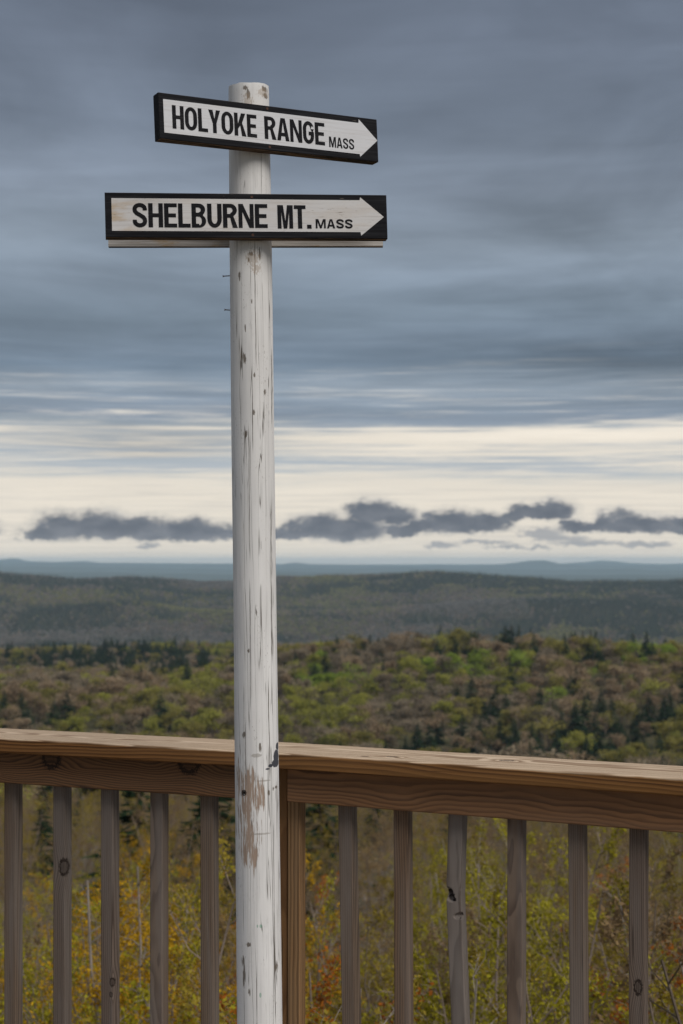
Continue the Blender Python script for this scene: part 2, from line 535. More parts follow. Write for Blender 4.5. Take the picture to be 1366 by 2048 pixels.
# ------------------------------------------------------------------ wood
def wood(name, axis, dark, light, pith, freq, tint=(0.3, 0.3, 0.31), tint_amt=0.35, knots=(), warp=0.004, stretch=1.0, seed=0.0, ring_amt=0.75, holes=(), stain=None, bleach=None):
    m, g = material(name)
    co = g.n('ShaderNodeTexCoord').outputs['Object']
    X, Y, Z = g.sep(co)
    rnd = g.n('ShaderNodeObjectInfo').outputs['Random']
    t, a, b_ = (X, Y, Z) if axis == 'X' else (Z, X, Y)
    off = g.mul(rnd, 31.0)
    tv = g.add(t, g.add(off, seed))
    nv = g.noise(g.xyz(g.mul(tv, 2.2 * stretch), g.mul(a, 9), g.mul(b_, 9)), 1.0, 3, 0.5)
    nw = g.noise(g.xyz(g.mul(tv, 1.1 * stretch), g.mul(a, 3), g.add(g.mul(b_, 3), 7)), 1.0, 2, 0.5)
    pa = g.add(pith[0], g.add(g.mul(g.sub(rnd, 0.5), pith[2]), g.mul(g.sub(nw, 0.5), warp * 14)))
    pb = g.add(pith[1], g.mul(g.sub(nv, 0.5), warp * 10))
    ea, eb = g.sub(a, pa), g.sub(b_, pb)
    rad = g.m('SQRT', g.add(g.mul(ea, ea), g.mul(eb, eb)))
    kdark = None
    for (kt, ka, kb, kr) in knots:
        d1 = g.mul(g.sub(t, kt), 0.55); d2 = g.sub(a, ka); d3 = g.mul(g.sub(b_, kb), 0.5)
        d = g.m('SQRT', g.add(g.mul(d1, d1), g.add(g.mul(d2, d2), g.mul(d3, d3))))
        infl = g.m('EXPONENT', g.mul(g.m('POWER', g.m('DIVIDE', d, kr * 1.7), 2.0), -1.0))
        rad = g.add(rad, g.mul(infl, kr * 0.75))
        jag = g.mul(g.sub(g.noise(co, 260, 3), 0.5), kr * 0.7)
        core = g.step(g.add(d, jag), kr * 0.30, kr * 0.58, 1.0, 0.0)
        ring = g.mul(g.step(g.add(d, jag), kr * 0.35, kr * 0.55), g.step(g.add(d, jag), kr * 0.62, kr * 0.85, 1.0, 0.0))
        k = g.m('MAXIMUM', g.mul(core, 0.5), g.mul(ring, 0.95))
        kdark = k if kdark is None else g.m('MAXIMUM', kdark, k)
    ph = g.mul(g.add(rad, g.mul(g.sub(nv, 0.5), warp)), freq)
    fr = g.m('FRACT', ph)
    late = g.m('MULTIPLY', g.step(fr, 0.15, 0.86), g.step(fr, 0.90, 1.0, 1.0, 0.0))
    ringv = g.noise(g.xyz(g.m('FLOOR', ph), g.mul(tv, 0.3), 1.7), 1.7, 1)
    late = g.mul(late, g.add(0.35, g.mul(ringv, 1.2)))
    fib = g.noise(g.xyz(g.mul(tv, 9), g.mul(a, 520), g.mul(b_, 520)), 1.0, 3, 0.6)
    mot = g.noise(g.xyz(g.mul(tv, 1.7), g.mul(a, 26), g.mul(b_, 26)), 1.0, 4, 0.6)
    f = g.m('ADD', g.mul(late, ring_amt), g.mul(g.sub(fib, 0.5), 0.55), clamp=True)
    col = g.mix(f, light, dark)
    col = g.mix(g.mul(g.step(mot, 0.38, 0.68), tint_amt), col, tint)
    if stain:
        st = g.noise(g.xyz(g.mul(tv, 0.9), g.mul(a, 14), g.mul(b_, 40)), 1.0, 3, 0.6)
        col = g.mix(g.mul(g.step(st, 0.42, 0.66), stain[1]), col, stain[0])
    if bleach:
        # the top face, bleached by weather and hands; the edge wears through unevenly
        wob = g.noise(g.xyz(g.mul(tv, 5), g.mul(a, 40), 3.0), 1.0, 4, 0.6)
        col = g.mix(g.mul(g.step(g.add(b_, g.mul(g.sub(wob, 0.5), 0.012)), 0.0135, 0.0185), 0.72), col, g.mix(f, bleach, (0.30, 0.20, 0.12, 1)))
    crk = g.noise(g.xyz(g.mul(tv, 3.2), g.mul(a, 210), g.mul(b_, 210)), 1.0, 2, 0.5)
    crack = g.mul(g.step(crk, 0.70, 0.76), 0.7)
    col = g.mix(crack, col, (0.02, 0.014, 0.01))
    if kdark is not None:
        col = g.mix(kdark, col, (0.022, 0.013, 0.009))
    for (kt, ka, kb, kr) in holes:
        d1 = g.sub(t, kt); d2 = g.mul(g.sub(a, ka), 0.8); d3 = g.mul(g.sub(b_, kb), 0.5)
        d = g.add(g.m('SQRT', g.add(g.mul(d1, d1), g.add(g.mul(d2, d2), g.mul(d3, d3)))), g.mul(g.sub(g.noise(co, 190, 3), 0.5), kr * 1.1))
        col = g.mix(g.step(d, kr * 0.75, kr, 1.0, 0.0), col, (0.012, 0.007, 0.006))
    hgt = g.sub(g.add(g.mul(late, 0.5), g.mul(fib, 0.5)), g.mul(crack, 1.2))
    if kdark is not None:
        hgt = g.sub(hgt, g.mul(kdark, 1.5))
    g.out(g.pbsdf(col, g.add(0.72, g.mul(fib, 0.15)), g.bump(hgt, 0.55, 0.0012), 0.25))
    return m


def profile(w, d, rr, seg=3, sub=1):
    """rounded rectangle, ccw, centred"""
    pts = []
    cs = [(w / 2 - rr, d / 2 - rr, 0), (-w / 2 + rr, d / 2 - rr, 90), (-w / 2 + rr, -d / 2 + rr, 180), (w / 2 - rr, -d / 2 + rr, 270)]
    for k, (cx, cy, a0) in enumerate(cs):
        for s in range(seg + 1):
            a_ = R(a0 + 90 * s / seg)
            pts.append((cx + rr * math.cos(a_), cy + rr * math.sin(a_)))
        if sub > 1:
            nx = cs[(k + 1) % 4]
            a1 = R(nx[2])
            q0_, q1_ = pts[-1], (nx[0] + rr * math.cos(a1), nx[1] + rr * math.sin(a1))
            for s in range(1, sub):
                pts.append((q0_[0] + (q1_[0] - q0_[0]) * s / sub, q0_[1] + (q1_[1] - q0_[1]) * s / sub))
    return pts


def loft(prof, stations, jit=0.0, seed=0.0, disp=None):
    """sweep a profile along local Z; stations = [(z, ox, oy)]. Returns verts, faces"""
    V, Fc = [], []
    n = len(prof)
    for (z, ox, oy) in stations:
        for k, (x, y) in enumerate(prof):
            j1 = float(fbm(np.array([z * 9 + seed]), np.array([k * 0.37 + seed]), 2)[0]) * jit if jit else 0
            p = Vector((x * (1 + j1 / 0.03) + ox, y * (1 + j1 / 0.03) + oy, z)) if jit else Vector((x + ox, y + oy, z))
            if disp:
                p = disp(p, x, y)
            V.append(p)
    for s in range(len(stations) - 1):
        for k in range(n):
            a_, b2 = s * n + k, s * n + (k + 1) % n
            Fc.append((a_, b2, b2 + n, a_ + n))
    Fc.append(tuple(range(n))[::-1])
    e = (len(stations) - 1) * n
    Fc.append(tuple(e + k for k in range(n)))
    return V, Fc


def swap_to_x(V):
    """local Z length -> local X length (x along, y depth, z height): profile x->y, y->z"""
    return [Vector((p[2], p[0], p[1])) for p in V]


# ------------------------------------------------------------------ railing
ZC = 1.067                                            # top of the cap rail
PA, PJ, PB = at_z(0, 1476, ZC), at_z(487, 1501.5, ZC), at_z(1366, 1557, ZC)
t1 = (PJ - PA).normalized(); t2 = (PB - PJ).normalized()
segs = [(PA - t1 * 0.9, PJ, t1), (PJ, PB + t2 * 1.0, t2)]
CAPW, CAPT, BAND_OFF, BAND_T, BAND_Z0, BAL = 0.186, 0.038, 0.036, 0.036, 0.9465, 0.0352


def inward(t):
    return Vector((t.y, -t.x, 0))


railing = empty('deck_railing', (PJ.x, PJ.y, 0))
thing(railing, 'weathered wooden deck railing of square balusters under a flat brown cap rail', 'railing')


def place(o, origin, t):
    """local x along t, local y away from the camera, z up; origin in world"""
    n = -inward(t)
    mw = Matrix(((t.x, n.x, 0, origin.x), (t.y, n.y, 0, origin.y), (0, 0, 1, origin.z), (0, 0, 0, 1)))
    o.parent = railing
    o.matrix_parent_inverse = Matrix.Identity(4)
    o.matrix_local = Matrix.Translation(-railing.location) @ mw


def long_board(name, mat, p0, p1, t, off, d, z0, h, rr, jit, seed, trim0=0.0, trim1=0.0):
    L = (p1 - p0).length - trim0 - trim1
    st = [(L * k / 46, 0, 0) for k in range(47)]
    V, Fc = loft(profile(d, h, rr, 4), st, jit, seed)
    V = swap_to_x(V)
    o = link(name, mesh(name, V, Fc), mat)
    n = -inward(t)
    org = p0 + t * trim0 + n * (off + d / 2)
    place(o, Vector((org.x, org.y, z0 + h / 2)), t)
    return o


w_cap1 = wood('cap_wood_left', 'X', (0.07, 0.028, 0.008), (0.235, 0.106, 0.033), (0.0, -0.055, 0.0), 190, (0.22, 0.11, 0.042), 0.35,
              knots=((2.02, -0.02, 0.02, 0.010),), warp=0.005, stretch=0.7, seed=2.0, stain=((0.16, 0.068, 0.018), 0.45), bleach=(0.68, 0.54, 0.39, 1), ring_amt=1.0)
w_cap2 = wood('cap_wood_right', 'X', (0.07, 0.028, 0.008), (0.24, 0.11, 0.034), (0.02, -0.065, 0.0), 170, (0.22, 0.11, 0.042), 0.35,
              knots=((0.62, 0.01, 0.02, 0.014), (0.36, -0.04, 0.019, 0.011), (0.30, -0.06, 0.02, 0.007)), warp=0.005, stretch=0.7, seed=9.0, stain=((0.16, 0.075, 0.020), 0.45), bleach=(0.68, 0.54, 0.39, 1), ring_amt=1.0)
w_band1 = wood('band_wood_left', 'X', (0.055, 0.03, 0.017), (0.19, 0.092, 0.040), (0.03, 0.10, 0.0), 200, (0.15, 0.088, 0.05), 0.3,
               knots=((1.03, -0.02, 0.034, 0.022), (1.42, -0.02, 0.044, 0.024)), warp=0.007, stretch=0.8, seed=4.0, ring_amt=0.95)
w_band2 = wood('band_wood_right', 'X', (0.085, 0.045, 0.025), (0.245, 0.122, 0.056), (0.02, 0.05, 0.0), 105, (0.21, 0.125, 0.075), 0.35,
               warp=0.008, stretch=1.3, seed=6.0, ring_amt=0.75)
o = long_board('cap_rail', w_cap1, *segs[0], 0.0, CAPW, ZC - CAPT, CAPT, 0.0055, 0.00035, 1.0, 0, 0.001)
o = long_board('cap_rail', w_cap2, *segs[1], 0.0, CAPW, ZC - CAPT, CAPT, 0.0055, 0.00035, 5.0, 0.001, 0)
ZB1 = ZC - CAPT - 0.0015
long_board('band_board', w_band1, *segs[0], BAND_OFF, BAND_T, BAND_Z0, ZB1 - BAND_Z0, 0.004, 0.0003, 2.0, 0, 0.02)
# the right band starts beside the post
nB2 = -inward(t2)
pb0 = at_plane(575, 1570, PJ + nB2 * BAND_OFF, nB2)
trimB = (pb0 - PJ).dot(t2)
long_board('band_board', w_band2, *segs[1], BAND_OFF, BAND_T, BAND_Z0 + 0.001, ZB1 - BAND_Z0 - 0.001, 0.004, 0.0003, 3.0, trimB, 0)
w_low = wood('lower_rail_wood', 'X', (0.07, 0.045, 0.03), (0.22, 0.17, 0.13), (0.03, 0.07, 0.0), 120, seed=8.0)
for (p0, p1, t), s in zip(segs, (11.0, 12.0)):
    long_board('bottom_rail', w_low, p0, p1, t, BAND_OFF, BAND_T, 0.085, 0.085, 0.004, 0.0003, s, 0.002, 0.002)

BOFF = BAND_OFF + BAND_T + 0.001
GREY = (0.215, 0.188, 0.168)
bal_m = [wood('baluster_wood_straight', 'Z', (0.055, 0.038, 0.029), (0.185, 0.130, 0.090), (0.11, 0.03, 0.05), 215, GREY, 0.5, warp=0.0018, seed=1.0, stretch=0.6),
         wood('baluster_wood_arched', 'Z', (0.075, 0.05, 0.038), (0.19, 0.137, 0.10), (0.02, 0.05, 0.02), 130, GREY, 0.55, warp=0.006, seed=2.0, stretch=1.2),
         wood('baluster_wood_ruddy', 'Z', (0.06, 0.038, 0.026), (0.20, 0.126, 0.078), (-0.10, 0.02, 0.05), 180, GREY, 0.4, warp=0.004, seed=3.0, stretch=0.7)]
bal_spec = [  # px at top, px at bottom of the frame, y of the top, wood, bends
    (27, 27, 1568, 0, None), (125, 125, 1574, None, None), (220, 221, 1580, 3, None), (319, 318.5, 1586, 1, None), (419, 420, 1592, 0, None),
    (695, 703.5, 1612, 0, None), (806, 808, 1622, 2, None), (916, 922, 1630, None, [(1790, 911.5), (1850, 914)]), (1034, 1033, 1640, 1, None),
    (1155.5, 1159, 1652, 0, None), (1278, 1277, 1660, None, None)]


def baluster(i, spec, seg_i):
    cx, cxb, ytop, mat, bends = spec
    t = segs[seg_i][2]
    n = -inward(t)
    P0 = segs[seg_i][0] + n * (BOFF + BAL / 2)
    pts = [(ytop, cx)] + (bends or []) + [(2048, cxb)]
    locs = []
    for (py, px) in pts:
        p = at_plane(px, py, P0, n)
        # the photographed outline is front face plus side, centred on the bar
        locs.append((p.z, (p - P0).dot(t)))
    zt_, zb_ = ZB1, 0.172
    zs = np.array([q[0] for q in locs])[::-1]; xs = np.array([q[1] for q in locs])[::-1]
    slope_b = (xs[1] - xs[0]) / (zs[1] - zs[0])
    x_at = lambda z: float(np.interp(z, zs, xs)) if z >= zs[0] else float(xs[0] + slope_b * (z - zs[0]))
    xc = x_at(0.6)
    org = P0 + t * xc
    local = lambda px, py: (lambda p: ((p - P0).dot(t) - x_at(p.z), p.z))(at_plane(px, py, P0 - n * BAL / 2, n))
    return t, n, org, x_at, xc, zt_, zb_, local


for i, spec in enumerate(bal_spec):
    si = 0 if i < 5 else 1
    t, n, org, x_at, xc, zt_, zb_, local = baluster(i, spec, si)
    mat = spec[3]
    sub, nst, disp = 1, 24, None
    if i == 1:
        kx, kz = local(126, 1735)
        mm = wood('baluster_wood_knotted', 'Z', (0.05, 0.034, 0.026), (0.175, 0.135, 0.108), (0.09, 0.03, 0.0), 210, GREY, 0.55, knots=((kz, kx, -BAL / 2, 0.017),), warp=0.0018, seed=5.0, stretch=0.6)
    elif i == 2:
        kx, kz = local(225, 1965)
        mm = wood('baluster_wood_split', 'Z', (0.055, 0.036, 0.027), (0.185, 0.138, 0.108), (-0.09, 0.035, 0.0), 190, GREY, 0.55, knots=((kz, kx, -BAL / 2, 0.009), (kz - 0.03, kx - 0.003, -BAL / 2, 0.006)), warp=0.0018, seed=15.0, stretch=0.6)
    elif i == 10:
        kx, kz = local(1276, 1975)
        mm = wood('baluster_wood_eye_knot', 'Z', (0.05, 0.032, 0.024), (0.17, 0.125, 0.095), (0.10, 0.02, 0.0), 230, GREY, 0.4, knots=((kz, kx, -BAL / 2, 0.013),), warp=0.0018, seed=25.0, stretch=0.5)
    elif i == 7:
        hl = [(895, 1783, 0.0085), (897, 1792, 0.0088), (902, 1798, 0.006), (930, 1779, 0.008), (929, 1788, 0.006), (914, 1833, 0.0055), (920, 1832, 0.0066), (925, 1831, 0.0064)]
        hs = []
        for (hx, hy, hr) in hl:
            lx, lz = local(hx, hy)
            hs.append((lz, lx, -BAL / 2, hr))
        mm = wood('baluster_wood_broken', 'Z', (0.08, 0.06, 0.047), (0.21, 0.172, 0.145), (0.0, 0.09, 0.0), 90, GREY, 0.65, warp=0.006, seed=35.0, stretch=1.0,
                  holes=hs)
        sub, nst = 12, 330

        def disp(p, x, y, hs=hs, x_at=x_at, xc=xc):
            for (hz_, hx_, hy_, hr) in hs:
                d = math.sqrt((p.z - hz_) ** 2 + ((x - hx_) * 0.8) ** 2 + ((y - hy_) * 0.5) ** 2)
                if d < hr * 1.25:
                    k = 1 - d / (hr * 1.25)
                    p = Vector((p.x - (x / abs(x) if abs(x) > 0.0165 else 0) * 0.004 * k, p.y + 0.008 * min(1, k * 1.6), p.z))
            return p
    else:
        mm = bal_m[mat]
    st = []
    for k in range(nst + 1):
        z = zb_ + (zt_ - zb_) * k / nst
        st.append((z, x_at(z) - xc, 0))
    V, Fc = loft(profile(BAL, BAL, 0.0028, 2, sub), st, 0.0003, i * 3.1, disp)
    name = 'baluster'
    o = link(name, mesh(name, V, Fc), mm)
    place(o, Vector((org.x, org.y, 0)), t)
    if i in (1, 7):
        o['label'] = {1: 'grey baluster with one round knot', 7: 'bowed grey baluster with dark broken holes'}[i]
# a few more of the same beyond the frame
xL = (segs[0][1] - PA).length
for si, dlist in ((0, (-0.145, -0.27)), (1, (0.14, 0.27))):
    p0, p1, t = segs[si]
    n = -inward(t)
    basep = at_plane(27 if si == 0 else 1278, 1700, p0 + n * (BOFF + BAL / 2), n)
    for d in dlist:
        V, Fc = loft(profile(BAL, BAL, 0.0028, 2, 1), [(0.172 + (ZB1 - 0.172) * k / 12, 0, 0) for k in range(13)], 0.0003, d * 9)
        o = link('baluster', mesh('baluster', V, Fc), bal_m[0])
        q = basep + t * d
        place(o, Vector((q.x, q.y, 0)), t)

# railing post: a square post and a stud nailed to its right side
w_post = wood('post_wood', 'Z', (0.09, 0.04, 0.014), (0.20, 0.10, 0.038), (0.03, 0.06, 0.0), 150, (0.16, 0.08, 0.035), 0.4, warp=0.004, seed=41.0, stretch=0.6)
w_stud = wood('stud_wood', 'Z', (0.09, 0.042, 0.015), (0.30, 0.17, 0.075), (0.03, 0.035, 0.0), 130, (0.25, 0.165, 0.095), 0.4, warp=0.004, seed=44.0, stretch=0.7, ring_amt=1.0)
n = -inward(t2)
pr = at_plane(575, 1800, PJ + n * (BOFF + 0.006), n)
V, Fc = loft(profile(0.088, 0.088, 0.004, 3), [(ZB1 * k / 20, 0, 0) for k in range(21)], 0.0003, 71)
o = link('railing_post', mesh('railing_post', V, Fc), w_post)
q = pr - t2 * 0.0445 + n * 0.044
place(o, Vector((q.x, q.y, 0)), t2)
V, Fc = loft(profile(0.0335, 0.033, 0.004, 3), [(ZB1 * k / 20, 0, 0) for k in range(21)], 0.0003, 75)
o = link('post_stud', mesh('post_stud', V, Fc), w_stud)
q = pr + t2 * 0.0185 + n * 0.012
place(o, Vector((q.x, q.y, 0)), t2)

# deck that railing and signpost stand on (below the frame)
dk = bmesh.new()
w_deck = wood('deck_wood', 'X', (0.09, 0.065, 0.05), (0.26, 0.21, 0.17), (0.03, 0.07, 0.0), 120, seed=50.0)
V, Fc = [], []
for k in range(26):
    y0 = -0.3 + k * 0.145
    bx = [(-2.6, y0, -0.036), (2.6, y0, -0.036), (2.6, y0 + 0.139, -0.036), (-2.6, y0 + 0.139, -0.036)]
    s = len(V)
    V += bx + [(x, y, 0.0) for (x, y, z) in bx]
    Fc += [(s + 3, s + 2, s + 1, s), (s + 4, s + 5, s + 6, s + 7), (s, s + 1, s + 5, s + 4), (s + 1, s + 2, s + 6, s + 5), (s + 2, s + 3, s + 7, s + 6), (s + 3, s, s + 4, s + 7)]
deck = link('deck_floor', mesh('deck_floor', V, Fc), w_deck)
deck['kind'] = 'structure'

# ------------------------------------------------------------------ signpost
D0 = 2.85
pole_top = at_depth(497.5, 173, D0)
pole_mid = at_depth(512, 1400, D0)
ax = (pole_top - pole_mid).normalized()
pole_base = pole_mid - ax * (pole_mid.z / ax.z)
PL = (pole_top - pole_base).length
signpost = empty('signpost', pole_base)
thing(signpost, 'white painted round wooden pole carrying two black and white arrow signs', 'signpost')
RZ = ax.to_track_quat('Z', 'Y').to_matrix()
# keep local -y towards the camera
zx = ax; xx_ = Vector((1, 0, 0)); yy_ = zx.cross(xx_).normalized(); xx_ = yy_.cross(zx).normalized()
PM = Matrix((xx_, yy_, zx)).transposed().to_4x4()
PM.translation = pole_base


def pole_local(px, py):
    p = at_depth(px, py, D0 - 0.043)
    l = PM.inverted() @ p
    return l.x, l.z


def pole_r(z):
    return float(np.interp(z, [0, 0.6, 1.4, 2.2, PL], [0.0452, 0.0449, 0.0428, 0.0424, 0.0406]))


def flecks(g, X, Y, Z):
    pass


pm, g = material('worn_white_paint')
co = g.n('ShaderNodeTexCoord').outputs['Object']
X, Y, Z = g.sep(co)
grain = g.noise(g.xyz(g.mul(X, 150), g.mul(Y, 150), g.mul(Z, 5)), 1.0, 4, 0.6)
mott = g.noise(g.xyz(g.mul(X, 22), g.mul(Y, 22), g.mul(Z, 4.5)), 1.0, 5, 0.62)
col = g.mix(g.step(mott, 0.3, 0.7), (0.64, 0.622, 0.605), (0.725, 0.708, 0.69))
col = g.mix(g.mul(g.step(grain, 0.50, 0.72), 0.22), col, (0.42, 0.40, 0.39))
# long drying cracks
ck = g.noise(g.xyz(g.mul(X, 62), g.mul(Y, 62), g.mul(Z, 0.9)), 1.0, 2, 0.45)
brk = g.noise(g.xyz(g.mul(X, 12), g.mul(Y, 12), g.mul(Z, 5)), 1.0, 3, 0.6)
line = g.m('ABSOLUTE', g.sub(ck, 0.52))
crack = g.mul(g.mul(g.step(line, 0.0015, 0.0060, 1.0, 0.0), g.step(Z, PL - 0.03, PL - 0.09)), g.step(brk, 0.33, 0.46))
ck2 = g.noise(g.xyz(g.mul(X, 90), g.mul(Y, 90), g.add(g.mul(Z, 1.7), 4)), 1.0, 2, 0.45)
crack2 = g.mul(g.step(g.m('ABSOLUTE', g.sub(ck2, 0.47)), 0.003, 0.011, 1.0, 0.0), g.step(brk, 0.60, 0.48))
brk2 = g.noise(g.xyz(g.mul(X, 14), g.mul(Y, 14), g.add(g.mul(Z, 7), 11)), 1.0, 3, 0.6)
crack2 = g.mul(crack2, g.step(brk2, 0.44, 0.54))
# chips: small vertical flecks down to grey wood
up = g.step(Z, 0.75, 1.25)                                # fewer on the recently painted foot
ch = g.noise(g.xyz(g.mul(X, 340), g.mul(Y, 340), g.mul(Z, 15)), 1.0, 6, 0.72)
den = g.noise(g.xyz(g.mul(X, 17), g.mul(Y, 17), g.mul(Z, 3.2)), 1.0, 3, 0.6)
thr = g.sub(0.80, g.add(g.mul(g.step(den, 0.42, 0.68), 0.14), g.mul(up, 0.03)))
chip = g.step(g.sub(ch, thr), 0.0, 0.025)
sp = g.noise(g.xyz(g.mul(X, 420), g.mul(Y, 420), g.mul(Z, 170)), 1.0, 2, 0.5)
sden = g.noise(g.xyz(g.mul(X, 24), g.mul(Y, 24), g.mul(Z, 9)), 1.0, 3, 0.6)
speck = g.mul(g.step(sp, 0.62, 0.70), g.step(sden, 0.50, 0.66))
col = g.mix(g.mul(speck, 0.6), col, (0.22, 0.19, 0.16))
wcol = g.mix(g.noise(g.xyz(g.mul(X, 300), g.mul(Y, 300), g.mul(Z, 20)), 1.0, 2), (0.035, 0.028, 0.02), (0.17, 0.13, 0.095))
col = g.mix(g.mul(chip, 0.75), col, wcol)
col = g.mix(g.mul(g.m('MAXIMUM', crack, crack2), 0.85), col, (0.085, 0.07, 0.055))


def patch(px, py, rx, ry, jx=90, jz=9, jit=1.2, soft=0.18):
    x0, z0 = pole_local(px, py)
    ex = g.m('DIVIDE', g.sub(X, x0), rx / 1014.0)
    ez = g.m('DIVIDE', g.sub(Z, z0), ry / 1014.0)
    nn = g.noise(g.xyz(g.mul(X, jx), g.mul(Y, jx), g.mul(Z, jz)), 1.0, 5, 0.62)
    d = g.add(g.m('SQRT', g.add(g.mul(ex, ex), g.mul(ez, ez))), g.mul(g.sub(nn, 0.5), jit * 2))
    return g.mul(g.step(d, 1.0 - soft, 1.0, 1.0, 0.0), g.step(Y, -0.004, 0.0, 1.0, 0.0))


def union(lst, **kw):
    u = None
    for q in lst:
        p = patch(*q, **kw)
        u = p if u is None else g.m('MAXIMUM', u, p)
    return u


# the long drying cracks that run down the pole
for q, (px, y0, y1, hw) in enumerate([(509, 478, 735, .0008), (504, 735, 905, .0008), (497, 850, 1120, .0007), (541, 690, 850, .0008), (540, 1000, 1330, .0008), (499, 1160, 1420, .0008), (536, 1360, 1560, .0009), (490, 1440, 1600, .0008), (548, 1880, 2048, .0008), (521, 300, 385, .0006)]):
    xa, za = pole_local(px, y0); xb, zb_2 = pole_local(px, y1)
    wob = g.add(g.mul(g.sub(g.noise(g.xyz(q * 3.7, 0.0, g.mul(Z, 5.0)), 1.0, 4, 0.6), 0.5), 0.009), xa)
    dl = g.m('ABSOLUTE', g.sub(X, wob))
    wd_ = g.mul(g.noise(g.xyz(q * 1.3, 9.0, g.mul(Z, 22.0)), 1.0, 3, 0.6), hw * 2.2)
    ln = g.step(g.m('DIVIDE', dl, wd_), 0.55, 1.15, 1.0, 0.0)
    ln = g.mul(ln, g.mul(g.step(Z, zb_2 - 0.01, zb_2 + 0.03), g.step(Z, za + 0.01, za - 0.03)))
    col = g.mix(g.mul(ln, 0.85), col, (0.075, 0.06, 0.046))
bare = union([(497, 1672, 17, 42), (492, 1625, 13, 45), (519, 1600, 11, 28), (500, 1570, 20, 34), (489, 1700, 8, 30), (508, 1712, 7, 26), (478, 1560, 6, 40)], jx=300, jz=22, jit=2.9, soft=0.5)
bcol = g.mix(g.noise(g.xyz(g.mul(X, 240), g.mul(Y, 240), g.mul(Z, 9)), 1.0, 4, 0.6), (0.19, 0.125, 0.09), (0.50, 0.39, 0.31))
col = g.mix(bare, col, bcol)
black = union([(551, 1515, 5, 14), (549, 1530, 8, 8), (541, 1533, 5, 4), (553, 1496, 3, 8), (535, 1539, 5, 2)], jx=110, jz=70, jit=0.55)
col = g.mix(g.mul(black, 0.96), col, (0.028, 0.03, 0.042))
dots = union([(537, 1587, 2.4, 5), (546, 1580, 2.2, 4), (551, 1578, 2, 3), (552, 1937, 3.5, 9), (486, 1925, 3, 12), (488, 1948, 2.5, 20), (497, 1890, 4, 5), 
              (520, 1495, 2.5, 8), (487, 1470, 3, 7), (489, 716, 4, 10), (483, 712, 2.5, 12), (487, 1950, 2, 28), (503, 603, 2.5, 5),
              (509, 750, 2, 4), (492, 868, 4, 7), (508, 826, 2.5, 6), (498, 1302, 4, 4), (490, 655, 2, 8), (478, 550, 2.5, 10), (529, 783, 2, 6), (498, 1985, 2, 8),
              (496, 187, 4, 10), (490, 175, 6, 4), (530, 185, 4, 5), (528, 172, 5, 5), (519, 508, 2, 10), (502, 508, 5, 6), (498, 520, 3, 6)], jx=480, jz=34, jit=1.9)
col = g.mix(g.mul(dots, 0.85), col, (0.10, 0.075, 0.05))
rust = union([(505, 515, 14, 16), (512, 535, 10, 12), (496, 200, 10, 16), (525, 180, 10, 10)], jx=330, jz=180, jit=2.2)
col = g.mix(g.mul(rust, 0.45), col, (0.30, 0.21, 0.13))
scr = union([(527, 1562, 17, 1.6), (512, 1511, 12, 4), (522, 1668, 22, 2)], jx=200, jz=60, jit=0.6)
col = g.mix(g.mul(scr, 0.55), col, (0.25, 0.22, 0.18))
green = union([(522, 1852, 3, 4), (515, 1852, 1.6, 3), (521, 1990, 2, 5)], jx=200, jz=60, jit=0.5)
col = g.mix(g.mul(green, 0.6), col, (0.12, 0.3, 0.2))
hsum = g.m('MAXIMUM', g.m('MAXIMUM', chip, bare), g.m('MAXIMUM', g.mul(crack, 1.2), crack2))
hgt = g.sub(g.add(g.mul(grain, 0.28), g.mul(mott, 0.3)), g.m('MAXIMUM', hsum, dots))
g.out(g.pbsdf(col, 0.62, g.bump(hgt, 0.6, 0.0011), 0.35))

NA_, NZ_ = 72, 230
V, Fc = [], []
for k in range(NZ_ + 1):
    z = PL * k / NZ_
    for i in range(NA_):
        a_ = 2 * math.pi * i / NA_
        rr = pole_r(z) + 0.0006 * float(fbm(np.array([math.cos(a_) * 1.5 + 5]), np.array([z * 3.0 + math.sin(a_) * 1.5]), 3)[0])
        rr += 0.00035 * float(fbm(np.array([math.cos(a_) * 9 + 5]), np.array([z * 1.5 + math.sin(a_) * 9]), 2)[0])
        zz_ = z
        if k == NZ_:
            zz_ += 0.0014 * float(fbm(np.array([math.cos(a_) * 3 + 9]), np.array([math.sin(a_) * 3]), 2)[0]) + 0.005 * math.sin(a_)
            rr -= 0.0006
        V.append((rr * math.cos(a_), rr * math.sin(a_), zz_))
for k in range(NZ_):
    for i in range(NA_):
        a_, b2 = k * NA_ + i, k * NA_ + (i + 1) % NA_
        Fc.append((a_, b2, b2 + NA_, a_ + NA_))
top0 = len(V)
V += [V[NZ_ * NA_ + i] for i in range(NA_)] + [(0, 0, PL + 0.002)]
for i in range(NA_):
    Fc.append((top0 + i, top0 + (i + 1) % NA_, len(V) - 1))
me = mesh('pole', V, Fc, True)
pole = link('pole', me, pm, signpost)
pole.matrix_local = Matrix.Translation(-pole_base) @ PM


def child_world(o, parent, mw):
    o.parent = parent
    o.matrix_parent_inverse = Matrix.Identity(4)
    o.matrix_local = Matrix.Translation(-parent.matrix_world.translation if False else -Vector(parent.location)) @ mw


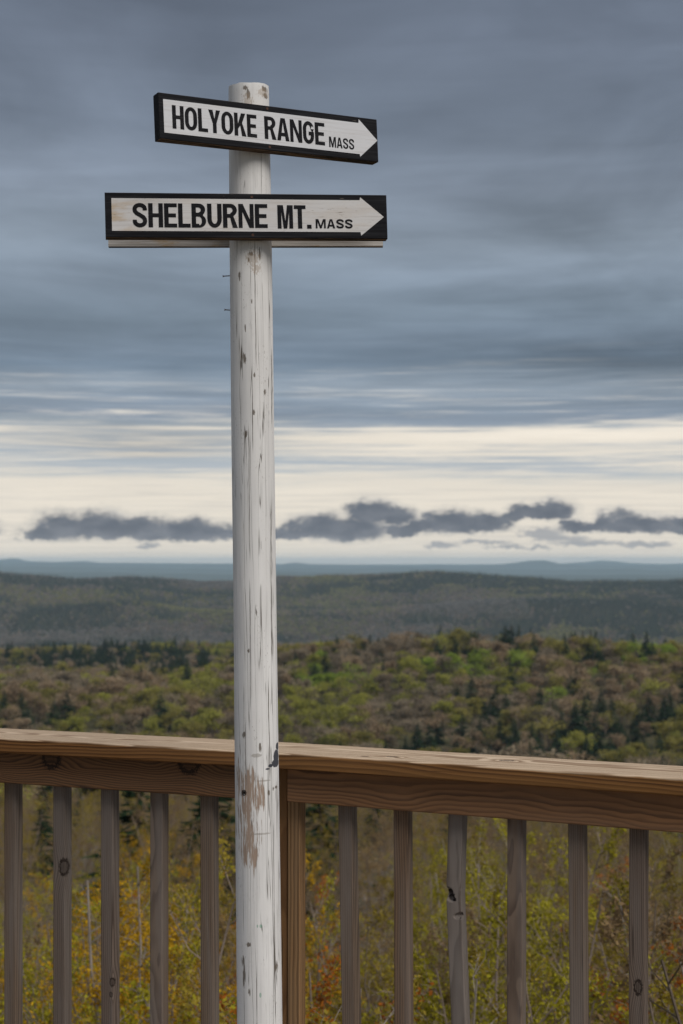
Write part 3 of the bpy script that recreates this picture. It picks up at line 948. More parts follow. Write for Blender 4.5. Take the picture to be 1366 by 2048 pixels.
def disc_rod(name, prof, seg, mat, origin, direction, parent_mw=None, parent=None):
    """turned piece: prof = [(r, h)] along direction"""
    V, Fc = [], []
    for (r_, h_) in prof:
        for i in range(seg):
            a_ = 2 * math.pi * i / seg
            V.append((r_ * math.cos(a_), r_ * math.sin(a_), h_))
    for k in range(len(prof) - 1):
        for i in range(seg):
            a_, b2 = k * seg + i, k * seg + (i + 1) % seg
            Fc.append((a_, b2, b2 + seg, a_ + seg))
    Fc.append(tuple(range(seg))[::-1]); e = (len(prof) - 1) * seg
    Fc.append(tuple(e + i for i in range(seg)))
    o = link(name, mesh(name, V, Fc), mat)
    q = direction.normalized().to_track_quat('Z', 'Y').to_matrix().to_4x4()
    q.translation = origin
    o.parent = parent
    o.matrix_parent_inverse = Matrix.Identity(4)
    o.matrix_local = (parent_mw.inverted() if parent_mw is not None else Matrix.Identity(4)) @ q
    return o


rm, g = material('rusty_iron')
co = g.n('ShaderNodeTexCoord').outputs['Object']
g.out(g.pbsdf(g.mix(g.noise(co, 600, 3), (0.03, 0.018, 0.014), (0.11, 0.05, 0.03)), 0.8))
dm, g = material('dark_hollow')
co = g.n('ShaderNodeTexCoord').outputs['Object']
g.out(g.pbsdf(g.mix(g.noise(co, 500, 3), (0.008, 0.007, 0.006), (0.03, 0.022, 0.016)), 0.9))
SPM = Matrix.Translation(pole_base)
for (hx, hy, ex, ey) in ((445.5, 552.5, 464, 551), (449, 619.5, 466, 621)):
    hp, ep = at_depth(hx, hy, D0 - 0.004), at_depth(ex + 4, ey, D0 - 0.002)
    d = ep - hp
    disc_rod('nail', [(0.0021, 0), (0.0024, 0.0008), (0.0012, 0.0016), (0.0010, 0.0019), (0.0010, d.length)], 10, rm, hp, d, SPM, signpost)
hp = at_depth(488, 1586, D0 - 0.0425)
hl = PM.inverted() @ hp
a_ = math.atan2(-math.sqrt(max(pole_r(hl.z) ** 2 - hl.x ** 2, 0)), hl.x)
nrm = (PM.to_3x3() @ Vector((math.cos(a_), math.sin(a_), 0)))
sp_ = PM @ Vector((math.cos(a_) * (pole_r(hl.z) + 0.0009), math.sin(a_) * (pole_r(hl.z) + 0.0009), hl.z))
disc_rod('bolt_hole', [(0.0056, -0.003), (0.0055, 0.0006), (0.0046, 0.0008), (0.0040, -0.0016), (0.0030, -0.0014), (0.0028, 0.0002)], 14, dm, sp_, nrm, SPM, signpost)


# ------------------------------------------------------------------ lettering
def arc(cx, cy, rx, ry, a0, a1, n=7):
    return [(cx + rx * math.cos(R(a0 + (a1 - a0) * i / n)), cy + ry * math.sin(R(a0 + (a1 - a0) * i / n))) for i in range(n + 1)]


def offset_path(pts, s):
    Lp, Rp = [], []
    n = len(pts)
    for i, p in enumerate(pts):
        if i == 0: d1 = d2 = (pts[1][0] - p[0], pts[1][1] - p[1])
        elif i == n - 1: d1 = d2 = (p[0] - pts[i - 1][0], p[1] - pts[i - 1][1])
        else:
            d1 = (p[0] - pts[i - 1][0], p[1] - pts[i - 1][1]); d2 = (pts[i + 1][0] - p[0], pts[i + 1][1] - p[1])
        n1 = Vector((-d1[1], d1[0])).normalized(); n2 = Vector((-d2[1], d2[0])).normalized()
        m_ = (n1 + n2).normalized()
        k = 1.0 / max(0.5, m_.dot(n1))
        Lp.append((p[0] + m_.x * k * s / 2, p[1] + m_.y * k * s / 2)); Rp.append((p[0] - m_.x * k * s / 2, p[1] - m_.y * k * s / 2))
    return Lp + Rp[::-1]


def glyph(c, w, s, h):
    """outlines in a box w x 1; s stem, h horizontal stroke"""
    ry = min(0.5, w * 0.62)
    if c == 'H': return [[(0, 0), (s, 0), (s, .5 - h / 2), (w - s, .5 - h / 2), (w - s, 0), (w, 0), (w, 1), (w - s, 1), (w - s, .5 + h / 2), (s, .5 + h / 2), (s, 1), (0, 1)]]
    if c == 'L': return [[(0, 0), (w, 0), (w, h), (s, h), (s, 1), (0, 1)]]
    if c == 'E': return [[(0, 0), (w, 0), (w, h), (s, h), (s, .5 - h / 2), (w * .92, .5 - h / 2), (w * .92, .5 + h / 2), (s, .5 + h / 2), (s, 1 - h), (w, 1 - h), (w, 1), (0, 1)]]
    if c == 'T': return [[(w / 2 - s / 2, 0), (w / 2 + s / 2, 0), (w / 2 + s / 2, 1 - h), (w, 1 - h), (w, 1), (0, 1), (0, 1 - h), (w / 2 - s / 2, 1 - h)]]
    if c == 'O':
        o_ = arc(w / 2, 1 - ry, w / 2, ry, 0, 180, 12) + arc(w / 2, ry, w / 2, ry, 180, 360, 12)
        r2 = ry - h
        i_ = arc(w / 2, 1 - ry, w / 2 - s, r2, 0, 180, 12) + arc(w / 2, ry, w / 2 - s, r2, 180, 360, 12)
        return [o_, i_]
    if c == 'U':
        r2 = ry - h
        return [[(0, 1)] + arc(w / 2, ry, w / 2, ry, 180, 360, 12) + [(w, 1), (w - s, 1)] + arc(w / 2, ry, w / 2 - s, r2, 360, 180, 12) + [(s, 1)]]
    if c == 'Y': return [[(w / 2 - s / 2, 0), (w / 2 + s / 2, 0), (w / 2 + s / 2, .42), (w, 1), (w - s * 1.15, 1), (w / 2, .60), (s * 1.15, 1), (0, 1), (w / 2 - s / 2, .42)]]
    if c == 'K': return [[(0, 0), (s, 0), (s, .30), (s + (w - s) * .28, .46), (w - s * 1.2, 0), (w, 0), (s + (w - s) * .52, .58), (w * .97, 1), (w * .97 - s * 1.2, 1), (s, .52), (s, 1), (0, 1)]]
    if c == 'N': return [[(0, 0), (s * .9, 0), (s * .9, .68), (w - s * 1.02, 0), (w, 0), (w, 1), (w - s * .9, 1), (w - s * .9, .34), (s * 1.02, 1), (0, 1)]]
    if c == 'M':
        return [[(0, 0), (s * .9, 0), (s * .9, .74), (w / 2 - s * .42, 0), (w / 2 + s * .42, 0), (w - s * .9, .74), (w - s * .9, 0), (w, 0), (w, 1), (w - s * 1.35, 1), (w / 2, .30), (s * 1.35, 1), (0, 1)]]
    if c == 'A':
        xi = lambda y: s * 1.02 + (w / 2 - s * 1.02) * y / .84
        return [[(0, 0), (s * 1.02, 0), (xi(.20), .20), (w - xi(.20), .20), (w - s * 1.02, 0), (w, 0), (w / 2 + s * .62, 1), (w / 2 - s * .62, 1)],
                [(xi(.20 + h), .20 + h), (w / 2, .84), (w - xi(.20 + h), .20 + h)]]
    if c == 'R':
        r_ = .265
        o_ = [(0, 0), (s, 0), (s, .42), (w * .50, .42), (w - s * 1.1, 0), (w * 1.02, 0), (w * .74, .455)] + arc(w * .52, 1 - r_, w * .46, r_, -60, 90, 9) + [(0, 1)]
        i_ = [(s, .42 + h), (s, 1 - h), (w * .5, 1 - h)] + arc(w * .52, 1 - r_ - .0, w * .46 - s, r_ - h, 80, -80, 8) + [(w * .5, .42 + h)]
        return [o_, i_]
    if c == 'B':
        o_ = [(0, 0)] + arc(w * .52, .27, w * .48, .27, -90, 55, 8) + arc(w * .50, .745, w * .45, .255, -50, 90, 8) + [(0, 1)]
        i1 = [(s, h), (s, .46)] + arc(w * .5, .275, w * .5 - s * .98, .185, 80, -80, 7) + [(w * .5, h)]
        i2 = [(s, .46 + h), (s, 1 - h)] + arc(w * .48, .735, w * .46 - s, .265 - h - .004, 80, -80, 7) + [(w * .45, .46 + h)]
        return [o_, i1, i2]
    if c == 'S':
        x0, x1, t_, b_ = s / 2, w - s / 2, 1 - h / 2, h / 2
        rx = w / 2 - s / 2
        p = [(x1, .70)] + arc(w / 2, .76, rx, t_ - .76, 0, 180, 9)[0:] + [(x0 + .01, .67), (x0 + w * .13, .585), (w / 2, .51), (x1 - w * .13, .425), (x1 - .01, .34)] + arc(w / 2, .25, rx, .25 - b_, 0, -180, 9) + [(x0, .31)]
        return [offset_path(p, (s + h) / 2)]
    if c == 'G':
        x0, x1, t_, b_ = s / 2, w - s / 2, 1 - h / 2, h / 2
        r_ = ry - h / 2
        p = [(x1, .665)] + arc(w / 2, t_ - r_, w / 2 - s / 2, r_, 0, 180, 10) + arc(w / 2, b_ + r_, w / 2 - s / 2, r_, 180, 360, 10) + [(x1, .46), (w * .52, .46)]
        return [offset_path(p, (s + h) / 2)]
    if c == '.': return [[(0, 0), (s * 1.05, 0), (s * 1.05, .17), (0, .17)]]
    return []


def text_mesh(name, items, thick):
    """items: (string, x0, x1, y0, y1, stem/height, rel widths)"""
    cu = bpy.data.curves.new(name, 'CURVE')
    cu.dimensions = '2D'
    cu.fill_mode = 'BOTH'
    cu.extrude = thick
    for (txt, x0, x1, y0, y1, sf, hf, gapf) in items:
        hh = y1 - y0
        rel = {'M': 1.32, '.': sf * 1.05 / 0.5, 'E': .88, 'L': .84, 'T': 1.0, 'K': 1.06, 'O': 1.06, 'A': 1.08, 'Y': 1.04, 'S': 1.0, 'N': 1.06}
        ws = [rel.get(c, 1.0) for c in txt]
        tot = (x1 - x0) / hh
        gap = gapf
        u = (tot - gap * (len(txt) - 1)) / sum(ws)
        cx = 0.0
        for c, wr in zip(txt, ws):
            w_ = u * wr
            for poly in glyph(c, w_, sf, hf):
                sp_l = cu.splines.new('POLY')
                sp_l.points.add(len(poly) - 1)
                for k, (gx, gy) in enumerate(poly):
                    sp_l.points[k].co = (x0 + (cx + gx) * hh, y0 + gy * hh, 0, 1)
                sp_l.use_cyclic_u = True
            cx += w_ + gap
    tmp = bpy.data.objects.new(name, cu)
    COL.objects.link(tmp)
    dg = bpy.context.evaluated_depsgraph_get()
    me = bpy.data.meshes.new_from_object(tmp.evaluated_get(dg))
    bpy.data.objects.remove(tmp)
    return me


def sign_mats(tag, stain_amt, white):
    bk, g = material(tag + '_black_paint')
    co = g.n('ShaderNodeTexCoord').outputs['Object']
    X, Y, Z = g.sep(co)
    gr = g.noise(g.xyz(g.mul(X, 9), g.mul(Y, 300), g.mul(Z, 300)), 1.0, 4, 0.6)
    sc = g.noise(g.xyz(g.mul(X, 30), g.mul(Y, 30), g.mul(Z, 160)), 1.0, 4, 0.65)
    edge = g.n('ShaderNodeNewGeometry').outputs['Pointiness']
    c_ = g.mix(g.step(gr, 0.4, 0.75), (0.007, 0.007, 0.009), (0.022, 0.022, 0.025))
    c_ = g.mix(g.mul(g.step(sc, 0.70, 0.76), 0.6), c_, (0.22, 0.19, 0.16))
    und = g.n('ShaderNodeNewGeometry').outputs['Normal']
    g.out(g.pbsdf(c_, 0.75, g.bump(gr, 0.5, 0.0008), 0.12))
    ed, g = material(tag + '_worn_edge')
    co = g.n('ShaderNodeTexCoord').outputs['Object']
    X, Y, Z = g.sep(co)
    gr = g.noise(g.xyz(g.mul(X, 14), g.mul(Y, 260), g.mul(Z, 260)), 1.0, 4, 0.65)
    g.out(g.pbsdf(g.mix(g.step(gr, 0.42, 0.6), (0.016, 0.014, 0.014), (0.19, 0.12, 0.07)), 0.8, g.bump(gr, 0.5, 0.001), 0.2))
    wh, g = material(tag + '_white_paint')
    co = g.n('ShaderNodeTexCoord').outputs['Object']
    X, Y, Z = g.sep(co)
    gr = g.noise(g.xyz(g.mul(X, 6), g.mul(Y, 10), g.mul(Z, 330)), 1.0, 5, 0.62)
    st = g.noise(g.xyz(g.mul(X, 9), g.mul(Y, 9), g.mul(Z, 42)), 1.0, 4, 0.6)
    c_ = g.mix(g.mul(g.step(gr, 0.48, 0.72), 0.45), white, (0.40, 0.36, 0.34))
    edgew = g.step(X, -0.20, -0.27)
    c_ = g.mix(g.mul(g.mul(g.step(st, 0.46, 0.62), g.add(0.25, edgew)), stain_amt), c_, (0.46, 0.32, 0.17))
    fl = g.noise(g.xyz(g.mul(X, 45), g.mul(Y, 45), g.mul(Z, 520)), 1.0, 4, 0.65)
    fden = g.noise(g.xyz(g.mul(X, 9), g.mul(Y, 9), g.mul(Z, 30)), 1.0, 3, 0.6)
    c_ = g.mix(g.mul(g.step(g.add(fl, g.mul(fden, 0.3)), 0.80, 0.86), stain_amt), c_, (0.13, 0.085, 0.05))
    g.out(g.pbsdf(c_, 0.6, g.bump(gr, 0.35, 0.0006), 0.35))
    return bk, ed, wh


tm, g = material('black_lettering')
co = g.n('ShaderNodeTexCoord').outputs['Object']
X, Y, Z = g.sep(co)
gr = g.noise(g.xyz(g.mul(X, 12), g.mul(Y, 300), g.mul(Z, 12)), 1.0, 4, 0.6)
g.out(g.pbsdf(g.mix(g.step(gr, 0.5, 0.8), (0.008, 0.008, 0.010), (0.040, 0.038, 0.037)), 0.75, None, 0.12))


def sign(label, tl, bl, tr, br, dL, dR, thick, panel, head, items, mats, screws):
    """tl.. = photo corners of the front face; dL,dR depths; panel=(x0,x1,y0,y1) fractions, head=(xbase,y0,y1,xtip,ytip)"""
    cx = 505.0
    ml0, mr0 = ((tl[0] + bl[0]) / 2, (tl[1] + bl[1]) / 2), ((tr[0] + br[0]) / 2, (tr[1] + br[1]) / 2)
    s = 1.0
    for _ in range(12):
        ML, MR = at_depth(*ml0, dL * s), at_depth(*mr0, dR * s)
        u = (MR - ML).normalized()
        nn = u.cross(ax).normalized()          # away from the camera?
        if nn.y < 0: nn = -nn
        upv = nn.cross(u) if nn.cross(u).z > 0 else -nn.cross(u)
        # distance of pole axis from front face plane
        zc_ = ML.z + (MR.z - ML.z) * 0.45
        A = pole_base + ax * ((zc_ - pole_base.z) / ax.z)
        dist = (A - ML).dot(nn)
        want = pole_r(zc_) + thick + 0.0006
        s -= (want - dist) / 2.85
    Ls = (MR - ML).length
    fL = (at_depth(*tl, ML.y) - at_depth(*bl, ML.y)).length
    fR = (at_depth(*tr, MR.y) - at_depth(*br, MR.y)).length
    Hs = (fL + fR) / 2
    C_ = (ML + MR) / 2
    M = Matrix((u, nn, upv)).transposed().to_4x4()
    M.translation = C_ + nn * thick / 2
    prof = profile(Hs, thick, 0.0016, 2)
    st = [(-Ls / 2, 0, 0), (-Ls / 2 + 0.002, 0, 0)] + [(-Ls / 2 + Ls * k / 20, 0, 0) for k in range(1, 20)] + [(Ls / 2 - 0.002, 0, 0), (Ls / 2, 0, 0)]
    V, Fc = loft([(q[1], q[0]) for q in prof][::-1], st, 0.0)
    V = swap_to_x(V)                            # x along, y = profile x (thickness), z = profile y (height)
    me = mesh('direction_sign', V, Fc)
    bk, ed, wh = mats
    o = link('direction_sign', me, [bk, ed])
    me.update()
    for p in me.polygons:
        if p.normal.y > -0.5 and not (abs(p.normal.x) > 0.9):
            p.material_index = 1
    o['label'] = label
    o.parent = signpost
    o.matrix_parent_inverse = Matrix.Identity(4)
    o.matrix_local = Matrix.Translation(-pole_base) @ M
    OM = M

    zl, zr = ML.y, MR.y

    def fx(q):                                   # photo fraction -> local x
        t = q * zl / (zr - q * (zr - zl))
        return -Ls / 2 + t * Ls

    def fy(q): return Hs / 2 - q * Hs
    yf = -thick / 2
    x0, x1, y0, y1 = panel
    hb, hy0, hy1, tx, ty = head
    poly = [(fx(x0), fy(y1)), (fx(hb) - 0.001, fy(y1)), (fx(hb), fy(hy1)), (fx(tx), fy(ty)), (fx(hb), fy(hy0)), (fx(hb) - 0.001, fy(y0)), (fx(x0), fy(y0))]
    n_ = len(poly)
    V = [(a2, yf + 0.0002, b2) for a2, b2 in poly] + [(a2, yf - 0.0006, b2) for a2, b2 in poly]
    Fc = [tuple(range(n_, 2 * n_)), tuple(range(n_))[::-1]] + [(i, (i + 1) % n_, n_ + (i + 1) % n_, n_ + i) for i in range(n_)]
    p_ = link('arrow_panel', mesh('arrow_panel', V, Fc), wh, o)
    its = []
    for (txt, a0, a1, b0, b1, sf, hf, gp) in items:
        its.append((txt, fx(a0), fx(a1), fy(b1), fy(b0), sf, hf, gp))
    for it in its:
        tme = text_mesh('lettering', [it], 0.0003)
        t_ = link('lettering', tme, tm, o)
        t_.rotation_euler = (R(90), 0, 0)
        t_.location = (0, yf - 0.0009, 0)
    for (a0, b0) in screws:
        p0 = M @ Vector((fx(a0), yf + 0.0005, fy(b0)))
        disc_rod('screw', [(0.0027, 0), (0.0027, 0.0006), (0.0024, 0.0010), (0.0014, 0.0008)], 12, rm, p0, -nn, M, o)
    return M, Ls, Hs


um = sign_mats('upper_sign', 0.12, (0.60, 0.60, 0.62))
lm = sign_mats('lower_sign', 0.55, (0.60, 0.58, 0.57))
# crop 1 pixels -> photo pixels: x = 190 + X/2.239, y = 130 + Y/2.239
cp = lambda x, y: (190 + x / 2.2393, 130 + y / 2.2393)
UX = lambda x: (x - 285) / (1265 - 285.0)
sign('upper arrow sign reading HOLYOKE RANGE MASS, turned away to the right', cp(285, 120), cp(290, 330), cp(1262, 245), cp(1268, 433), 2.70, 2.937, 0.026,
     (UX(305), UX(1185), .140, .862), (UX(1184), .052, .922, UX(1264), .50),
     [('HOLYOKE', UX(343), UX(722), .248, .752, .172, .152, .050), ('RANGE', UX(757), UX(1027), .245, .752, .172, .152, .052), ('MASS', UX(1046), UX(1158), .535, .775, .150, .140, .09)],
     um, [(UX(774), .065), (UX(778), .925)])
LX = lambda x: (x - 45) / (1307 - 45.0)
M2, L2, H2 = sign('lower arrow sign reading SHELBURNE MT. MASS, facing the camera', cp(44, 570), cp(46, 772), cp(1307, 582), cp(1308, 778), 2.785, 2.868, 0.024,
     (LX(75), LX(1190), .128, .853), (LX(1189), .060, .935, LX(1293), .505),
     [('SHELBURNE', LX(168), LX(772), .235, .772, .180, .158, .050), ('MT.', LX(817), LX(968), .255, .782, .180, .158, .050), ('MASS', LX(987), LX(1152), .565, .772, .215, .19, .13)],
     lm, [(LX(704), .075), (LX(704), .93)])

# the board on the far side of the pole, its bare back towards us
bm_, g = material('weathered_board_back')
co = g.n('ShaderNodeTexCoord').outputs['Object']
X, Y, Z = g.sep(co)
gr = g.noise(g.xyz(g.mul(X, 7), g.mul(Y, 200), g.mul(Z, 260)), 1.0, 5, 0.62)
st = g.noise(g.xyz(g.mul(X, 11), g.mul(Y, 20), g.mul(Z, 40)), 1.0, 4, 0.6)
c_ = g.mix(g.step(gr, 0.35, 0.7), (0.56, 0.53, 0.50), (0.33, 0.30, 0.27))
c_ = g.mix(g.mul(g.step(st, 0.56, 0.68), 0.7), c_, (0.40, 0.27, 0.13))
g.out(g.pbsdf(c_, 0.8, g.bump(gr, 0.5, 0.001), 0.2))
yb = D0 + 0.0425 + 0.002
pl, prr = at_depth(216.5, 493.5, yb + 0.004), at_depth(766, 493, yb + 0.012)
u = (prr - pl).normalized()
nn = Vector((-u.y, u.x, 0)).normalized()
upv = u.cross(nn) if u.cross(nn).z > 0 else -u.cross(nn)
Hb, Tb, Lb = 0.088, 0.013, (prr - pl).length
M = Matrix((u, nn, upv)).transposed().to_4x4()
M.translation = (pl + prr) / 2 + upv * Hb / 2 + nn * Tb / 2
V, Fc = loft([(q[1], q[0]) for q in profile(Hb, Tb, 0.0015, 2)][::-1], [(-Lb / 2 + Lb * k / 16, 0, 0) for k in range(17)], 0.0)
bme = mesh('rear_board', swap_to_x(V), Fc)
rb = link('rear_board', bme, [bm_, lm[1]], signpost)
for p in bme.polygons:
    if p.normal.z < -0.6:
        p.material_index = 1
rb.matrix_parent_inverse = Matrix.Identity(4)
rb.matrix_local = Matrix.Translation(-pole_base) @ M
rb['label'] = 'bare grey back of a third sign behind the pole'


# ================================================================== vegetation
def tube(V, Fc, pts, rads, n=4):
    s0 = len(V)
    for k, p in enumerate(pts):
        a_ = pts[min(k + 1, len(pts) - 1)] - pts[max(k - 1, 0)]
        a_ = a_.normalized() if a_.length > 1e-9 else Vector((0, 0, 1))
        x_ = a_.cross(Vector((0.31, 0.95, 0.05))).normalized()
        y_ = a_.cross(x_)
        for i in range(n):
            th = 2 * math.pi * i / n
            V.append(p + (x_ * math.cos(th) + y_ * math.sin(th)) * rads[k])
    for k in range(len(pts) - 1):
        for i in range(n):
            a2, b2 = s0 + k * n + i, s0 + k * n + (i + 1) % n
            Fc.append((a2, b2, b2 + n, a2 + n))


def leaf_mat(name, cols, rough=0.7, trans=0.35, nscale=1.2):
    m, g = material(name)
    rnd = g.n('ShaderNodeObjectInfo').outputs['Random']
    pos = g.n('ShaderNodeNewGeometry').outputs['Position']
    isl = g.n('ShaderNodeNewGeometry').outputs['Random Per Island']
    nn = g.noise(pos, nscale, 3, 0.6)
    f = g.m('ADD', g.mul(g.sub(nn, 0.5), 1.3), g.add(g.mul(isl, 0.45), g.mul(rnd, 0.55)), clamp=True)
    k = len(cols)
    col = g.ramp(f, [(i / (k - 1), c) for i, c in enumerate(cols)])
    dif = g.n('ShaderNodeBsdfDiffuse'); g.put(dif.inputs[0], col)
    tr = g.n('ShaderNodeBsdfTranslucent'); g.put(tr.inputs[0], col)
    mx = g.n('ShaderNodeMixShader'); mx.inputs[0].default_value = trans
    g.t.links.new(dif.outputs[0], mx.inputs[1]); g.t.links.new(tr.outputs[0], mx.inputs[2])
    g.out(mx.outputs[0])
    return m


bark, g = material('grey_bark')
pos = g.n('ShaderNodeNewGeometry').outputs['Position']
rnd = g.n('ShaderNodeObjectInfo').outputs['Random']
nn = g.noise(pos, 14, 4, 0.6)
g.out(g.pbsdf(g.mix(g.m('ADD', g.mul(nn, 0.6), g.mul(rnd, 0.4), clamp=True), (0.09, 0.068, 0.052), (0.28, 0.22, 0.175)), 0.9, None, 0.15))
bark_pale, g = material('pale_bark')
pos = g.n('ShaderNodeNewGeometry').outputs['Position']
nn = g.noise(pos, 9, 4, 0.6)
g.out(g.pbsdf(g.mix(nn, (0.17, 0.14, 0.12), (0.36, 0.31, 0.27)), 0.9, None, 0.15))

LEAF = {
    'yellow green': leaf_mat('yellow_green_leaves', [(0.144, 0.126, 0.014), (0.312, 0.270, 0.024), (0.456, 0.408, 0.036)], nscale=1.6),
    'olive': leaf_mat('olive_leaves', [(0.132, 0.096, 0.022), (0.264, 0.198, 0.031), (0.372, 0.282, 0.048)], nscale=1.6),
    'amber': leaf_mat('amber_leaves', [(0.228, 0.138, 0.014), (0.456, 0.264, 0.019), (0.600, 0.372, 0.024)], nscale=1.6),
    'rust': leaf_mat('rust_leaves', [(0.192, 0.060, 0.014), (0.408, 0.132, 0.022), (0.540, 0.204, 0.030)], nscale=1.6),
    'brown twig': leaf_mat('brown_twigs', [(0.144, 0.098, 0.054), (0.276, 0.186, 0.096), (0.348, 0.252, 0.102)], nscale=1.6)}
CROWN = {
    'pinkish brown': leaf_mat('pinkish_brown_buds', [(0.19, 0.13, 0.074), (0.35, 0.255, 0.155), (0.44, 0.335, 0.215)], nscale=0.25, trans=0.42),
    'grey brown': leaf_mat('grey_brown_twigs', [(0.16, 0.125, 0.08), (0.29, 0.23, 0.155), (0.38, 0.31, 0.22)], nscale=0.25, trans=0.42),
    'olive green': leaf_mat('olive_green_leaf', [(0.15, 0.13, 0.033), (0.28, 0.245, 0.06), (0.38, 0.33, 0.095)], nscale=0.25, trans=0.42),
    'yellow green': leaf_mat('spring_yellow_leaf', [(0.17, 0.17, 0.034), (0.33, 0.32, 0.06), (0.43, 0.41, 0.09)], nscale=0.25, trans=0.42),
    'lime green': leaf_mat('lime_leaf', [(0.15, 0.19, 0.026), (0.28, 0.36, 0.05), (0.36, 0.44, 0.07)], nscale=0.25, trans=0.42)}
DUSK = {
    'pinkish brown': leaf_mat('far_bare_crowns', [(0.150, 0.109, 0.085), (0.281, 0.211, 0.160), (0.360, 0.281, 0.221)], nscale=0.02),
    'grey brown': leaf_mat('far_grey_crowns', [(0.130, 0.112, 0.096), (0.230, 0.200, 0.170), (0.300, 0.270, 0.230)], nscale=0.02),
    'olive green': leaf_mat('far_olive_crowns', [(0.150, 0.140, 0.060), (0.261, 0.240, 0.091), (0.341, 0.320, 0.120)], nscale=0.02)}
NEEDLE = leaf_mat('spruce_needles', [(0.008, 0.015, 0.008), (0.019, 0.034, 0.017), (0.040, 0.060, 0.027)], trans=0.15, nscale=0.4)


def rot_leaf(V, Fc, p, size, rnd, flat=0.0, asp=0.6, up=0.0):
    if up:
        nrm_ = Vector((rnd.gauss(0, 1), rnd.gauss(0, 1), rnd.gauss(0, 1) + up)).normalized()
        d = nrm_.cross(Vector((rnd.gauss(0, 1), rnd.gauss(0, 1), rnd.gauss(0, 1)))).normalized()
        e = nrm_.cross(d)
        s = size * rnd.uniform(0.65, 1.35)
        k = len(V)
        V += [p - d * s * .5, p + e * s * asp * .5 + d * s * .08, p + d * s * .5, p - e * s * asp * .5 + d * s * .05]
        Fc.append((k, k + 1, k + 2, k + 3))
        return
    d = Vector((rnd.gauss(0, 1), rnd.gauss(0, 1), rnd.gauss(0, 1) * (1 - flat))).normalized()
    e = d.cross(Vector((rnd.gauss(0, 1), rnd.gauss(0, 1), rnd.gauss(0, 1)))).normalized()
    s = size * rnd.uniform(0.65, 1.35)
    k = len(V)
    V += [p - d * s * .5, p + e * s * asp * .5 + d * s * .08, p + d * s * .5, p - e * s * asp * .5 + d * s * .05]
    Fc.append((k, k + 1, k + 2, k + 3))


def make_sapling(seed, Hh, nstem, nbr, ntw, leafy, lsize, spread=0.30):
    rnd = random.Random(seed)
    SV, SF, LV, LF = [], [], [], []
    for s in range(nstem):
        az_ = rnd.uniform(0, 6.28)
        h = Hh * rnd.uniform(0.72, 1.0)
        lean = Vector((math.cos(az_), math.sin(az_), 0)) * spread * h * rnd.uniform(0.15, 1.0)
        pts, p = [], Vector((math.cos(az_) * 0.06, math.sin(az_) * 0.06, -0.15))
        nseg = 7
        w1 = Vector((rnd.gauss(0, .03), rnd.gauss(0, .03), 0)) * h
        for k in range(nseg + 1):
            f = k / nseg
            q = p + lean * f ** 1.3 + Vector((0, 0, (h + .15) * f)) + w1 * math.sin(f * 5 + s) + Vector((rnd.gauss(0, .02), rnd.gauss(0, .02), 0))
            pts.append(q)
        r0 = 0.0065 * h * rnd.uniform(0.8, 1.2)
        tube(SV, SF, pts, [r0 * (1 - .85 * k / nseg) + .002 for k in range(nseg + 1)], 5)
        for b_ in range(nbr):
            f = rnd.uniform(0.18, 0.98)
            k = min(int(f * nseg), nseg - 1)
            o_ = pts[k].lerp(pts[k + 1], f * nseg - k)
            th = rnd.uniform(0, 6.28)
            up_ = rnd.uniform(0.55, 1.15)
            L = h * (0.36 * (1 - f) + 0.10) * rnd.uniform(0.6, 1.15)
            dirv_ = Vector((math.cos(th), math.sin(th), up_)).normalized()
            bp = [o_ + dirv_ * L * q + Vector((0, 0, 0.10 * L * q * q)) + Vector((rnd.gauss(0, .018), rnd.gauss(0, .018), rnd.gauss(0, .018))) * L * 3 * (q > 0) for q in (0, .33, .66, 1)]
            rb_ = r0 * (1 - .85 * f) * 0.55 + .0018
            tube(SV, SF, bp, [rb_, rb_ * .75, rb_ * .5, .0014], 3)
            for t_ in range(ntw):
                q = rnd.uniform(0.2, 1.0)
                kk = min(int(q * 3), 2)
                to = bp[kk].lerp(bp[kk + 1], q * 3 - kk)
                td = (dirv_ + Vector((rnd.gauss(0, .55), rnd.gauss(0, .55), rnd.gauss(.15, .4)))).normalized()
                tl_ = L * rnd.uniform(0.18, 0.42)
                te = to + td * tl_
                tube(SV, SF, [to, to.lerp(te, .5) + Vector((rnd.gauss(0, .012), rnd.gauss(0, .012), .01)), te], [.0022, .0016, .001], 3)
                if rnd.random() < leafy:
                    for c_ in range(3):
                        cc = to.lerp(te, rnd.uniform(0.35, 1.05))
                        for l_ in range(rnd.randint(4, 8)):
                            rot_leaf(LV, LF, cc + Vector((rnd.gauss(0, 1), rnd.gauss(0, 1), rnd.gauss(0, 1))) * lsize * .85, lsize, rnd)
    return SV, SF, LV, LF


